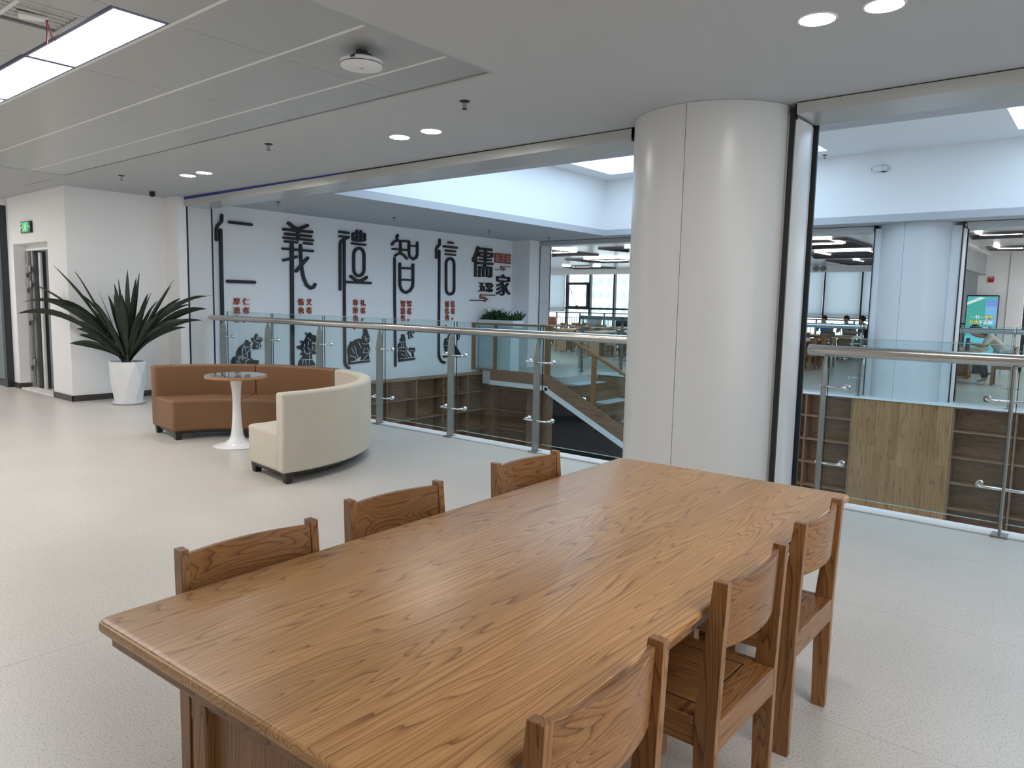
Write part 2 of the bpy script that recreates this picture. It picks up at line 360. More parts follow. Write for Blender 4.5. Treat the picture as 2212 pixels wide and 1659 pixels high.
struct('trim_2', box(XW, 6, 5.885, 5.9, 0.0, 0.004), GREY_P)
struct('trim_3', box(-8.9, 6, YF-0.02, 14.2, -0.02, 0.012), KERB)       # along the far edge
# walls
wl = struct('wall_left', box(XW-0.2, XW, 4.25, 15.0, ZL, ZC), PAINT)
struct('wall_left_2', box(XW, -11.0, 5.44, 5.572, 0, ZC), PAINT)            # pier where the shutter starts
struct('wall_left_3', box(XW, -10.86, 13.8, 14.16, ZL, ZC), PAINT)
struct('wall_right', box(6, 6.2, -5, 26, ZL, ZS), PAINT)
struct('wall_back', box(-15.5, 6, -5.2, -5, 0, ZC), PAINT)
struct('wall_near', box(XW, 6, 6.02, 6.06, ZL, -0.3), PAINT)
# door wall: faces the camera, with an opening
dw = struct('wall_front', box(-13.8, -13.54, 4.05, 4.25, 0, ZC), PAINT)
struct('wall_front_2', box(-12.1, XW-0.0, 4.05, 4.25, 0, ZC), PAINT)
struct('wall_front_3', box(-13.54, -12.1, 4.05, 4.25, 2.28, ZC), PAINT)
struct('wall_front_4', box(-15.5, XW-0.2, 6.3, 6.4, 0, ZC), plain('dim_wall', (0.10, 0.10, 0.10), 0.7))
struct('wall_end', box(-15.7, -15.5, -5, 6.4, 0, ZC), PAINT)
struct('baseboard_left', box(XW-0.0, XW+0.012, 4.038, 5.44, 0, 0.085), BASEB)
struct('baseboard_front', box(-12.1, XW+0.012, 4.038, 4.05, 0, 0.085), BASEB)
struct('baseboard_front_2', box(-13.8, -13.54, 4.038, 4.05, 0, 0.085), BASEB)
struct('baseboard_front_3', box(-13.54, -13.528, 4.05, 4.24, 0, 0.085), BASEB)
# steel door frame with hinges, the open leaf behind it
dr = struct('door_1', box(-13.54, -12.1, 4.215, 4.25, 2.19, 2.28), PAINT)
obj('frame', M().box(-13.52, -13.42, 4.2, 4.34, 0, 2.19).box(-13.40, -13.34, 4.24, 4.40, 0, 2.19), GALV, dr, bevel=0.004)
obj('frame_channel', box(-13.345, -13.30, 4.25, 4.42, 0, 2.19), DGREY, dr)
obj('frame', box(-13.27, -13.19, 4.30, 4.335, 0, 2.17), PLASTIC, dr, bevel=0.004)
for z in (0.38, 1.10, 1.62, 1.86):
    h = obj('hinge', M().box(-13.48, -13.28, 4.185, 4.20, z, z+0.10).tube([(-13.39, 4.18, z-0.01), (-13.39, 4.18, z+0.11)], 0.014, 8), GALV, dr, bevel=0.003)
    obj('lock_plate', box(-13.47, -13.40, 4.19, 4.2, z-0.09, z-0.02), BLACK_P, h)
lf = obj('leaf', box(-13.12, -12.2, 4.62, 4.67, 0.02, 2.15), DGREY, dr, bevel=0.004)
for z0, z1 in ((0.12, 0.62), (0.74, 1.24), (1.36, 2.02)):
    for x0 in (-13.04, -12.60):
        obj('panel', box(x0, x0+0.36, 4.605, 4.62, z0, z1), DGREY, lf, bevel=0.012)
obj('threshold', box(-13.54, -12.1, 4.06, 4.25, 0, 0.015), RIM, dr)
# dark framed glass screen at the far left
gs = struct('window_1', M().box(-13.92, -13.8, 3.95, 4.07, 0, 2.9).box(-15.5, -13.92, 3.97, 4.05, 0, 0.09).box(-15.5, -13.92, 3.97, 4.05, 2.8, 2.9), DFRAME)
obj('pane', box(-15.5, -13.92, 4.0, 4.012, 0.09, 2.8), GLASS, gs)
struct('wall_front_5', box(-15.5, -13.8, 3.95, 4.25, 2.9, ZC), PAINT)

# ceilings -----------------------------------------------------------
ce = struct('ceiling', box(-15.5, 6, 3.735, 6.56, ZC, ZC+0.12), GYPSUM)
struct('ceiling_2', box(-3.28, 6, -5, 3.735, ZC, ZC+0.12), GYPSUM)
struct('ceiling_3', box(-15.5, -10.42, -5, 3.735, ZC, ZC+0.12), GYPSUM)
struct('trim_4', box(-11.93, -10.95, 3.728, 3.742, ZC-0.004, ZC), GREY_P)          # access hatch joint
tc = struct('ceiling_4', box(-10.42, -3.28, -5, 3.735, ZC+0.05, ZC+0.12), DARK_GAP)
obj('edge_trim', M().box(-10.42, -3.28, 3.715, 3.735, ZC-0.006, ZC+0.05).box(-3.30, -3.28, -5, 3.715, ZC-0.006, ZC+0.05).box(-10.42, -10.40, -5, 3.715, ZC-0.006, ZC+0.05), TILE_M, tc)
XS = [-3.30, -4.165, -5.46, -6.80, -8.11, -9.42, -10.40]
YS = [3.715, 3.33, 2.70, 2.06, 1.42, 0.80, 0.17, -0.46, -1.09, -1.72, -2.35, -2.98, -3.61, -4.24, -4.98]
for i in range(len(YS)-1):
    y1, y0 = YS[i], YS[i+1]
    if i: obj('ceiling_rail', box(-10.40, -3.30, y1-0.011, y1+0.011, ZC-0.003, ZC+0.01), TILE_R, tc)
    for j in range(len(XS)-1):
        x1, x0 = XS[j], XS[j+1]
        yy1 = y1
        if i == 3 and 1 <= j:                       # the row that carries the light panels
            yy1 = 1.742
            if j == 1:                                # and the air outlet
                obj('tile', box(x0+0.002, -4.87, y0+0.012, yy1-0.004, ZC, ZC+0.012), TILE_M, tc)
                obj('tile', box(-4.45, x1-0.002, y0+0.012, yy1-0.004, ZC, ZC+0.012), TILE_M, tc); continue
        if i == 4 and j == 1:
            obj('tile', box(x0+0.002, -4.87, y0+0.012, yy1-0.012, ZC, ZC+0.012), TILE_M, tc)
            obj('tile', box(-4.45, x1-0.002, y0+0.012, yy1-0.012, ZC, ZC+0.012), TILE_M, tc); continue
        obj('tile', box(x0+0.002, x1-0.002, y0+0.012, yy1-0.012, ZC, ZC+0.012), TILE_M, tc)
# ring soffit round the void, skylight shaft
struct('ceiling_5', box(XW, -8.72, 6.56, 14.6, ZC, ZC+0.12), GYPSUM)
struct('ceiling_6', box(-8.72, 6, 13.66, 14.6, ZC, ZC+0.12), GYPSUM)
struct('wall_shaft_left', box(-8.84, -8.72, 6.56, 13.78, ZC+0.12, ZS), PAINT)
struct('wall_shaft_far', box(-8.72, 6, 13.66, 13.78, ZC+0.12, ZS), PAINT)
struct('wall_shaft_near', box(-8.72, 6, 6.44, 6.56, ZC+0.12, ZS), PAINT)
SKX = [(-8.26, -4.01), (-1.36, 2.9)]; SKY_Y = (7.1, 13.1)
cs = M().box(-8.84, 6, 6.44, SKY_Y[0], ZS, ZS+0.1).box(-8.84, 6, SKY_Y[1], 13.78, ZS, ZS+0.1)
xs = [-8.84]+[q for p in SKX for q in p]+[6]
for a, b in zip(xs[::2], xs[1::2]): cs.box(a, b, SKY_Y[0], SKY_Y[1], ZS, ZS+0.1)
struct('ceiling_7', cs, PAINT)
for k, (a, b) in enumerate(SKX):
    s_ = struct('window_%d' % (2+k), M().box(a, b, SKY_Y[0]-0.03, SKY_Y[0], ZS+0.1, ZS+0.2).box(a, b, SKY_Y[1], SKY_Y[1]+0.03, ZS+0.1, ZS+0.2), RIM, label='skylight over the void')
    obj('pane', box(a, b, SKY_Y[0], SKY_Y[1], ZS+0.06, ZS+0.08), E_SKY, s_)
# far room
struct('ceiling_8', box(-20, 6, 14.6, 26, 3.06, 3.12), DARK_GAP)
fc = struct('ceiling_9', box(-20, 6, 14.55, 14.62, ZC-0.0, 3.06), GYPSUM)
FARM = plain('glossy_ceiling_strip', (0.66, 0.68, 0.69), 0.22, metal=0.25)
y = 14.62
for k in range(38):
    obj('strip', box(-20, 6, y, y+0.292, 3.0, 3.02), FARM, fc); y += 0.3
# column cladding panels
def column(cx, cy, r, seam, name):
    c = struct(name, M().lathe([(r-0.012, 0), (r-0.012, ZC)], 48, (cx, cy, 0), ring=True), GREY_P)
    for k in range(4):
        a = seam+k*PI/2
        obj('cladding_panel', arc_box((cx, cy), r-0.012, r, a+0.0035, a+PI/2-0.0035, 0.004, ZC-0.002, 28), CLAD, c, ang=0.5)
    return c
column(-2.64, 5.75, 0.65, math.radians(-85), 'column')
column(-2.80, 14.58, 0.678, math.radians(-100), 'column_2')
# fire shutter housings under the ceiling and their side guides
def housing(name, x0, x1, y0, y1, zl, zr, tl, tr, gap=0.01):
    h = struct(name, M().hexa([(x0, y0, zl), (x1, y0, zr), (x1, y0+0.02, zr), (x0, y0+0.02, zl)], [(x0, y0, tl), (x1, y0, tr), (x1, y0+0.02, tr), (x0, y0+0.02, tl)]), HOUSING)
    obj('underside', M().hexa([(x0, y0+0.02, zl), (x1, y0+0.02, zr), (x1, y1, zr), (x0, y1, zl)], [(x0, y0+0.02, zl+0.012), (x1, y0+0.02, zr+0.012), (x1, y1, zr+0.012), (x0, y1, zl+0.012)]), HOUSING, h)
    obj('rear_plate', M().hexa([(x0, y1, zl), (x1, y1, zr), (x1, y1+0.015, zr), (x0, y1+0.015, zl)], [(x0, y1, ZC), (x1, y1, ZC), (x1, y1+0.015, ZC), (x0, y1+0.015, ZC)]), HOUSING, h)
    obj('shadow_gap', box(x0, x1, y0+0.006, y0+0.012, max(zl, zr)+0.02, ZC), BLUE if gap > 0.02 else RUBBER, h)
    return h
struct_h = housing('trim_5', -11.0, -7.1, 5.54, 5.93, 2.872, 2.898, 2.965, 2.992, 0.03)
housing('trim_6', -7.095, -3.26, 5.54, 5.93, 2.898, 2.922, 2.992, 3.002)
housing('trim_7', -1.93, 6, 5.54, 5.95, 2.925, 2.925, 3.002, 3.002)
housing('trim_8', -10.86, -3.46, 14.2, 14.58, 2.90, 2.90, 3.0, 3.0)
housing('trim_9', -2.05, 6, 14.2, 14.58, 2.895, 2.895, 3.0, 3.0)
def guide(name, x, sx, ya, yb, w=0.05):
    """side guide of a fire shutter: white panel between two black gaskets, facing +X (sx=1) or -X"""
    x0, x1 = (x-w, x) if sx > 0 else (x, x+w)
    g = struct(name, box(x0, x1, ya, yb, 0, 2.9), CLAD)
    xa, xb = (x, x+0.008) if sx > 0 else (x-0.008, x)
    for y in (ya, yb-0.022): obj('gasket', box(xa, xb, y, y+0.022, 0, 2.9), RUBBER, g)
    obj('joint', box(xa, x+0.001*sx if sx > 0 else xb, ya+0.03, yb-0.03, 1.54, 1.546), GREY_P, g)
    return g
guide('trim_10', -11.0, 1, 5.574, 5.99, 0.3)
guide('trim_12', -10.84, 1, 14.16, 14.6, 0.2)
def nose_guide(name, x, ya, yb, sx=1, gw=0.022):
    """white half round guide nose between two black gaskets beside a column"""
    g = struct(name, M().box(min(x, x-0.16*sx), max(x, x-0.16*sx), ya, yb, 0, 2.95), CLAD)
    cy = (ya+yb)/2; h = (yb-ya)/2-0.02
    pts = [(x+0.03*math.cos(t)*sx, cy+h*math.sin(t)) for t in [(-PI/2+PI*i/10) for i in range(11)]]
    obj('nose', M().prism(pts if sx > 0 else pts[::-1], 0, 2.91, 'xy'), CLAD, g, ang=0.6)
    for y, q0, q1, w_ in ((ya-0.022, 0.008-1.75*gw, 0.008, 0.022), (yb-0.022, 0.0, 0.03+0.7*gw, gw)):
        obj('gasket', box(min(x+q0*sx, x+q1*sx), max(x+q0*sx, x+q1*sx), y, y+w_, 0, 2.98), RUBBER, g)
    obj('gasket', box(min(x, x+0.02*sx), max(x, x+0.02*sx), ya-0.012, ya, 2.9, ZC), RUBBER, g)
    return g
nose_guide('trim_13', -1.96, 5.60, 6.02)
g_ = struct('trim_11', box(-3.30, -3.262, 5.54, 5.57, 2.90, ZC), RUBBER)
nose_guide('trim_14', -2.10, 14.16, 14.5, 1, 0.01)
nose_guide('trim_15', -3.44, 14.16, 14.4, -1, 0.008)

# far room walls and windows -----------------------------------------
struct('wall_far_end', box(-20.2, -20, 13.8, 26, 0, 3.06), PAINT)
struct('wall_far_right', box(-2.72, -1.86, 22.0, 22.2, 0, 3.06), PAINT)
struct('wall_far_right_2', box(-2.85, -2.72, 22.0, 26, 0, 3.06), PAINT)
struct('trim_16', box(-2.2, -2.192, 21.985, 22.0, 0, 3.0), GREY_P)
struct('wall_far_right_3', box(-1.86, 6, 23.2, 23.4, 0, 3.06), PAINT)
bk = struct('trim_17', box(-2.78, -2.70, 15.0, 22.0, 2.50, 3.0), plain('grey_bulkhead_metal', (0.42, 0.48, 0.49), 0.25, metal=0.6))
obj('flange', box(-2.80, -2.68, 15.0, 22.0, 2.47, 2.50), GREY_P, bk)
obj('flange', box(-2.80, -2.60, 15.0, 22.0, 2.97, 2.995), RIM, bk)
struct('wall_far_back', M().box(-20, 6, 26, 26.2, 2.94, 3.06).box(-20, 6, 26, 26.2, -0.3, 0.12), PAINT)
struct('wall_far_back_2', box(-5.2, 6, 26, 26.2, 0.12, 2.94), PAINT)
struct('trim_18', box(-20, -2.85, 25.75, 26, 2.78, 3.0), PAINT)            # pelmet bulkhead above the blinds
MULL = [-19.58+1.182*k for k in range(13)]
for k in range(len(MULL)-1):
    a, b = MULL[k], MULL[k+1]
    wn = struct('window_%d' % (4+k), M().box(a-0.04, a+0.04, 25.98, 26.12, 0.12, 2.94).box(a+0.04, b-0.04, 26.0, 26.1, 0.12, 0.18).box(a+0.04, b-0.04, 26.0, 26.1, 2.88, 2.94)
                .box(a+0.04, b-0.04, 26.0, 26.1, 1.33, 1.41), DFRAME)
    obj('pane', box(a+0.04, b-0.04, 26.04, 26.05, 0.18, 1.33), WGLASS, wn)
    obj('pane', box(a+0.04, b-0.04, 26.04, 26.05, 1.41, 2.88), WGLASS, wn)
    if k == 1:
        obj('opening_sash', M().box(a+0.04, b-0.04, 25.94, 26.0, 1.36, 1.46).box(a+0.04, b-0.04, 25.94, 26.0, 2.36, 2.46).box(a+0.04, a+0.14, 25.94, 26.0, 1.46, 2.36).box(b-0.14, b-0.04, 25.94, 26.0, 1.46, 2.36), DFRAME, wn)
        obj('window_stay', M().tube([(a+0.18, 25.97, 2.3), (a+0.30, 26.3, 1.5)], 0.012, 6).tube([(a+0.18, 25.97, 2.3), (a+0.22, 26.3, 1.5)], 0.01, 6), GALV, wn)
        obj('handle', box((a+b)/2-0.05, (a+b)/2+0.05, 25.90, 25.94, 1.42, 1.50), DFRAME, wn)
# things outside the windows
def tower(x0, x1, y0, y1, zt, fl, cols, lab):
    t = thing('building', lab, 'building', ((x0+x1)/2, (y0+y1)/2, -12))
    BM = bpy.data.materials.get('pale_render') or plain('pale_render', (0.88, 0.87, 0.84), 0.8)
    WM = bpy.data.materials.get('tower_glass') or plain('tower_glass', (0.42, 0.52, 0.54), 0.3)
    obj('wall', box(x0, x1, y0, y1, -12, zt), BM, t)
    obj('roof_parapet', box(x0-0.2, x1+0.2, y0-0.2, y1+0.2, zt, zt+0.6), BM, t)
    for i in range(fl):
        for j in range(cols):
            xx = x0+(x1-x0)*(j+0.5)/cols; zz = zt-2.2-i*3.0
            obj('window', box(xx-0.24*(x1-x0)/cols, xx+0.24*(x1-x0)/cols, y0-0.08, y0+0.02, zz-0.8, zz+0.8), WM, t)
tower(-96, -84, 142, 154, 12.0, 8, 6, 'pale tower block with rows of windows seen through the opening sash')
tower(-92.0, -84.0, 158, 168, 26.0, 12, 4, 'taller cream tower block with small windows beyond the second window bay')
struct('ground', box(-160, 60, 27, 200, -12.3, -12), plain('pale_ground', (0.5, 0.5, 0.48), 0.9))

# ================================================================== reading table and chairs
TX, TY, TR = -1.354, 2.0135, math.radians(1.8)
tb = thing('reading_table', 'long ash wood reading table with rounded edges in the foreground', 'table', (TX, TY, 0), TR)
def rrect(hx, hy, r, n=6):
    pts = []
    for cx, cy, a in ((hx-r, hy-r, 0), (-hx+r, hy-r, PI/2), (-hx+r, -hy+r, PI), (hx-r, -hy+r, 3*PI/2)):
        for i in range(n+1): pts.append((cx+r*math.cos(a+PI/2*i/n), cy+r*math.sin(a+PI/2*i/n)))
    return pts
def slab_round(hx, hy, r, z0, z1, nose):
    """table slab whose edge is a soft nose"""
    m = M(); rings = []
    for i in range(9):
        t = -PI/2+PI*i/8; ins = nose*(1-math.cos(t)); z = (z0+z1)/2+(z1-z0)/2*math.sin(t)
        rings.append([(x, y, z) for x, y in rrect(hx-ins, hy-ins, max(r-ins, 0.004))])
    k = len(rings[0]); vs = [q for R in rings for q in R]; fs = []
    for i in range(8):
        for j in range(k): fs.append((i*k+j, i*k+(j+1) % k, (i+1)*k+(j+1) % k, (i+1)*k+j))
    fs += [tuple(range(k-1, -1, -1)), tuple(range(8*k, 9*k))]
    return m.add(vs, fs)
TZ = 0.73
obj('table_top', slab_round(0.566, 1.307, 0.035, TZ-0.030, TZ, 0.012), W_TOP, tb, world=False, ang=0.5)
obj('under_frame', M().box(-0.538, 0.538, -1.278, -1.20, TZ-0.072, TZ-0.030).box(-0.538, 0.538, 1.20, 1.278, TZ-0.072, TZ-0.030).box(-0.538, -0.46, -1.20, 1.20, TZ-0.072, TZ-0.030).box(0.46, 0.538, -1.20, 1.20, TZ-0.072, TZ-0.030), W_X, tb, world=False, bevel=0.004)
for s in (-1, 1):
    y0, y1 = sorted((s*1.24, s*0.86)); PX = 0.235; zt = TZ-0.072
    pd = obj('pedestal', box(-PX+0.02, PX-0.02, y0+0.04, y1-0.04, zt-0.03, zt), W_Z, tb, world=False)
    for q in ((-PX, y0), (PX-0.055, y0), (-PX, y1-0.055), (PX-0.055, y1-0.055)):
        obj('stile', box(q[0], q[0]+0.055, q[1], q[1]+0.055, 0, zt), W_Z, pd, world=False, bevel=0.003)
    for y in (y0, y1):
        yy = y+0.022 if y == y0 else y-0.034
        obj('panel', box(-PX+0.05, PX-0.05, yy, yy+0.012, 0.10, zt-0.02), W_Z, pd, world=False)
        arch = [(-PX+0.055, zt), (-PX+0.055, zt-0.055), (-PX+0.10, zt-0.05), (0, zt-0.03), (PX-0.10, zt-0.05), (PX-0.055, zt-0.055), (PX-0.055, zt)]
        a, b = (y+0.008, y+0.022) if y == y0 else (y-0.022, y-0.008)
        obj('rail', M().prism(arch, a, b, 'xz'), W_X, pd, world=False)
        obj('rail', box(-PX+0.055, PX-0.055, a, b, 0.04, 0.11), W_X, pd, world=False)
    for x in (-PX+0.02, PX-0.032): obj('panel', box(x, x+0.012, y0+0.05, y1-0.05, 0.06, zt), W_Z, pd, world=False)
obj('stretcher', box(-0.03, 0.03, -0.86, 0.86, 0.10, 0.20), W_Y, tb, world=False, bevel=0.003)

CHG = 'wooden chairs round the reading table'
def make_chair():
    c = thing('reading_chair', '', 'chair')
    W, D, H, ZSEAT = 0.44, 0.40, 0.82, 0.435
    pt = 0.026
    for s in (-1, 1):     # rear posts, tapering towards the top on the seat side
        x0, x1 = sorted((s*W/2, s*(W/2-pt)))
        m = M().prism([(0, 0), (0.05, 0), (0.062, ZSEAT), (0.026, H), (-0.014, H), (-0.002, ZSEAT)], x0, x1, 'yz')
        obj('rear_post', m, W_Z, c, world=False, bevel=0.0018, ang=0.4)
    for s in (-1, 1):
        x0, x1 = sorted((s*W/2, s*(W/2-0.04)))
        obj('front_leg', box(x0, x1, D-0.045, D, 0, ZSEAT-0.025), W_Z, c, world=False, bevel=0.003)
    # backrest: a board bowed to the rear
    m = M(); n = 16; vs = []; fs = []; hw = W/2-pt
    for k in range(n+1):
        x = -hw+2*hw*k/n; q = (x/hw)**2
        yo = 0.014*q-0.018*(1-q)
        for yy, z in ((yo, 0.625), (yo+0.018, 0.625), (yo+0.018-0.008, 0.806), (yo-0.008, 0.806)): vs.append((x, yy, z))
    for k in range(n):
        for j in range(4): fs.append((k*4+j, (k+1)*4+j, (k+1)*4+(j+1) % 4, k*4+(j+1) % 4))
    fs += [(0, 1, 2, 3), (n*4+3, n*4+2, n*4+1, n*4)]
    obj('backrest', m.add(vs, fs), W_X, c, world=False, bevel=0.0018, ang=0.6)
    st = obj('seat', M().box(-W/2+pt, W/2-pt, 0.012, D, ZSEAT-0.025, ZSEAT-0.001).box(-W/2, -W/2+pt, 0.064, D, ZSEAT-0.025, ZSEAT-0.001).box(W/2-pt, W/2, 0.064, D, ZSEAT-0.025, ZSEAT-0.001), W_X, c, world=False, bevel=0.003)
    fr = 0.07
    obj('seat_panel', box(-W/2+fr, W/2-fr, 0.012+fr, D-fr, ZSEAT-0.004, ZSEAT+0.0005), W_Y, st, world=False, bevel=0.002)
    obj('seat_groove', M().box(-W/2+fr-0.004, W/2-fr+0.004, 0.012+fr-0.004, D-fr+0.004, ZSEAT-0.006, ZSEAT-0.0004), BLACK_W, st, world=False)
    obj('rear_apron', box(-W/2+pt, W/2-pt, -0.001, 0.018, ZSEAT-0.085, ZSEAT-0.0), W_X, c, world=False, bevel=0.002)
    obj('front_apron', box(-W/2+0.04, W/2-0.04, D-0.03, D-0.008, ZSEAT-0.085, ZSEAT-0.025), W_X, c, world=False, bevel=0.002)
    for s in (-1, 1):
        x0, x1 = sorted((s*(W/2-0.004), s*(W/2-0.024)))
        obj('side_apron', box(x0, x1, 0.05, D-0.045, ZSEAT-0.085, ZSEAT-0.025), W_Y, c, world=False, bevel=0.002)
    return c
chair0 = make_chair()
RCH = [(-0.692, 1.152, 'wooden chair nearest the camera, tucked in on the railing side of the table'),
       (-0.722, 1.968, 'middle wooden chair of the three with their seats visible'),
       (-0.748, 2.648, 'wooden chair at the table corner nearest the white railing sill')]
LCH = [(-1.962, 1.163, 'wooden chair with only its curved back above the table, nearest corner'),
       (-2.035, 1.805, 'middle wooden chair back rising behind the far long side of the table'),
       (-2.062, 2.625, 'wooden chair back behind the table, closest to the cream curved sofa and column')]
first = True
for x, y, lb in RCH:
    o = chair0 if first else dup(chair0); first = False
    o.location = (x, y, 0); o.rotation_euler.z = PI/2+random.uniform(-0.012, 0.012); tag(o, lb, 'chair', CHG)
for x, y, lb in LCH:
    o = dup(chair0); o.location = (x, y, 0); o.rotation_euler.z = -PI/2-0.05; tag(o, lb, 'chair', CHG)

# ================================================================== curved sofas and tulip table
SCX, SCY = -6.71, 3.55
RI, RO, RB = 0.90, 1.555, 1.43
def sofa_unit(nm, label, a0, a1, mat, seams, grp):
    a0, a1 = math.radians(a0), math.radians(a1)
    s = thing(nm, label, 'sofa', (SCX, SCY, 0), 0, grp)
    c = (SCX, SCY); nn = max(12, int((a1-a0)*18))
    obj('seat', arc_box(c, RI, RB+0.02, a0, a1, 0.09, 0.425, nn), mat, s, bevel=0.028, segs=3, ang=0.9)
    obj('backrest', arc_box(c, RB, RO, a0, a1, 0.09, 0.757, nn), mat, s, bevel=0.022, segs=3, ang=0.9)
    obj('base_board', arc_box(c, RI+0.05, RO-0.05, a0+0.03, a1-0.03, 0.06, 0.095, nn), BLACK_W, s)
    for a in (a0, a1):
        d = 0.05 if a == a0 else -0.05
        for r in (RI+0.045, RO-0.045):
            aa = a+d*(1.2/r); x, y = SCX+r*math.cos(aa), SCY+r*math.sin(aa)
            h, b = 0.036, 0.028
            def sq(q, z): return [(x+(i*math.cos(aa)-j*math.sin(aa))*q, y+(i*math.sin(aa)+j*math.cos(aa))*q, z) for i, j in ((-1, -1), (1, -1), (1, 1), (-1, 1))]
            obj('leg', M().hexa(sq(b, 0), sq(h, 0.095)), BLACK_W, s, bevel=0.003)
    # piping seams along the top of the backrest and seat front
    for r, z in ((RO-0.004, 0.735), (RI+0.004, 0.402)):
        obj('piping', M().tube([(SCX+r*math.cos(a0+(a1-a0)*k/30), SCY+r*math.sin(a0+(a1-a0)*k/30), z) for k in range(31)], 0.004, 6), mat, s)
    for a in seams:
        a = math.radians(a)
        pts = [(RO+0.001, 0.12), (RO+0.001, 0.74), (RO-0.02, 0.7575), (RB+0.02, 0.7575), (RB-0.001, 0.735), (RB-0.001, 0.43), (RI+0.03, 0.426), (RI-0.001, 0.39), (RI-0.001, 0.12)]
        obj('stitched_seam', M().tube([(SCX+r*math.cos(a), SCY+r*math.sin(a), z) for r, z in pts], 0.003, 6), bpy.data.materials.get('seam_shade') or plain('seam_shade', (0.12, 0.05, 0.02), 0.6), s)
    return s
sofa_unit('curved_sofa', 'brown leather curved sofa by the wall, with the end seat facing left', 130.42, 173.5, LEATHER, [], 'curved sofas round the small table')
sofa_unit('curved_sofa', 'brown leather curved sofa against the glass railing, joined to the cream one', 87.0, 130.38, LEATHER, [], 'curved sofas round the small table')
sofa_unit('curved_sofa', 'cream curved sofa with its tall back towards the camera', -6.5, 86.6, SUEDE, [], 'curved sofas round the small table')
tt = thing('tulip_table', 'round tulip table with white trumpet foot and dark glass top', 'table', (-6.93, 3.99, 0))
obj('foot', M().lathe([(0.235, 0), (0.24, 0.006), (0.235, 0.012), (0.18, 0.022), (0.12, 0.04), (0.08, 0.07), (0.062, 0.12), (0.052, 0.2), (0.044, 0.32), (0.04, 0.42), (0.041, 0.5), (0.046, 0.58), (0.056, 0.65), (0.068, 0.70)], 40), WHITE_P, tt, world=False, ang=1.0)
obj('table_top', M().lathe([(0.0001, 0.702), (0.29, 0.702), (0.305, 0.708), (0.305, 0.728), (0.302, 0.732), (0.0001, 0.732)], 56), plain('tan_edge', (0.36, 0.19, 0.08), 0.4), tt, world=False)
obj('glass_disc', M().lathe([(0.0001, 0.732), (0.298, 0.732), (0.298, 0.737), (0.0001, 0.737)], 56), MIRROR, tt, world=False)

# ================================================================== potted plant
pot = thing('plant_pot', 'tall white faceted plant pot on a saucer by the left wall', 'pot', (-10.73, 4.53, 0))
m = M(); n = 8; rings = []
for r, z, o in ((0.185, 0.02, 0.0), (0.225, 0.33, 0.5), (0.25, 0.585, 0.0), (0.25, 0.60, 0.0), (0.225, 0.60, 0.0), (0.21, 0.54, 0.0)):
    rings.append([(r*math.cos(2*PI*(k+o)/n), r*math.sin(2*PI*(k+o)/n), z) for k in range(n)])
vs = [q for R in rings for q in R]; fs = [tuple(range(n-1, -1, -1))]
for i in range(len(rings)-1):
    o0 = 0
    for k in range(n):
        a, b = i*n+k, i*n+(k+1) % n; c, d = (i+1)*n+k, (i+1)*n+(k+1) % n
        if i == 0: fs += [(a, b, c), (b, d, c)]
        elif i == 1: fs += [(a, d, c), (a, b, d)]
        else: fs.append((a, b, d, c))
fs.append(tuple(range(5*n, 6*n)))
obj('body', m.add(vs, fs), WHITE_C, pot, world=False, ang=0.1)
obj('saucer', M().lathe([(0.19, 0), (0.215, 0.018), (0.22, 0.03), (0.205, 0.03), (0.19, 0.018), (0.0001, 0.018)], 32), WHITE_C, pot, world=False)
obj('soil', M().lathe([(0.0001, 0.552), (0.21, 0.552), (0.21, 0.54)], 24), SOIL, pot, world=False)
pl = thing('dracaena_plant', 'dark green plant with long strap leaves spreading from the white pot', 'plant', (-10.73, 4.53, 0.552))
def strap_leaf(base, tip, wid, sag, twist=0.0, n=12):
    """one broad strap leaf with a folded midrib, base to tip, bowed by sag"""
    base, tip = Vector(base), Vector(tip); ax = tip-base; m = M(); vs = []; fs = []
    side = ax.cross(Vector((0, 0, 1)));
    if side.length < 1e-3: side = Vector((1, 0, 0))
    side.normalize()
    for k in range(n+1):
        t = k/n
        p = base+ax*t+Vector((0, 0, sag*4*t*(1-t)))
        ww = wid*(0.22+0.78*min(1.0, (t/0.5)**0.9))*(1.0 if t < 0.62 else (1-((t-0.62)/0.38)**1.6)**0.9)+0.001
        a = twist; sd = side*math.cos(a)+Vector((0, 0, 1))*math.sin(a); nz = sd.cross(ax.normalized())
        vs += [p-sd*ww/2, p-nz*ww*0.12, p+sd*ww/2, p-nz*(ww*0.12+0.003)]
    for k in range(n):
        a = k*4; b = a+4
        fs += [(a, a+1, b+1, b), (a+1, a+2, b+2, b+1), (a+2, a+3, b+3, b+2), (a+3, a, b, b+3)]
    fs += [(0, 3, 2, 1), (n*4, n*4+1, n*4+2, n*4+3)]
    return m.add(vs, fs)
# leaf tips read off the photograph, in (sideways, up) metres across the view, depth guessed: sideways axis = camera right
tips = [(-1.33, 1.09, .35), (-1.42, .84, .1), (-.98, .90, -.2), (-.92, 1.36, .3), (-.80, 1.22, .0), (-.55, 1.28, -.3), (-.20, 1.13, .2), (-.06, 1.34, .35), (-.05, 1.20, -.1), (.12, 1.30, .3), (.22, 1.22, -.2),
        (.64, 1.20, .1), (.55, 1.12, .3), (1.12, .98, .0), (1.05, .80, .25), (.83, .64, -.1), (.60, .62, .3), (.40, .52, .1), (-.60, .50, -.2), (-.68, .40, .1), (-.50, .72, .4), (-.30, .86, -.35), (.05, .95, -.35), (.34, .82, -.3),
        (.78, .92, .15), (-.78, .80, .25), (.20, .70, .4), (-.14, .62, -.4), (.48, .90, -.15), (-.40, 1.02, .15), (.30, 1.02, .2), (-.62, .98, .05), (.90, .78, .3), (-1.02, .88, .0)]
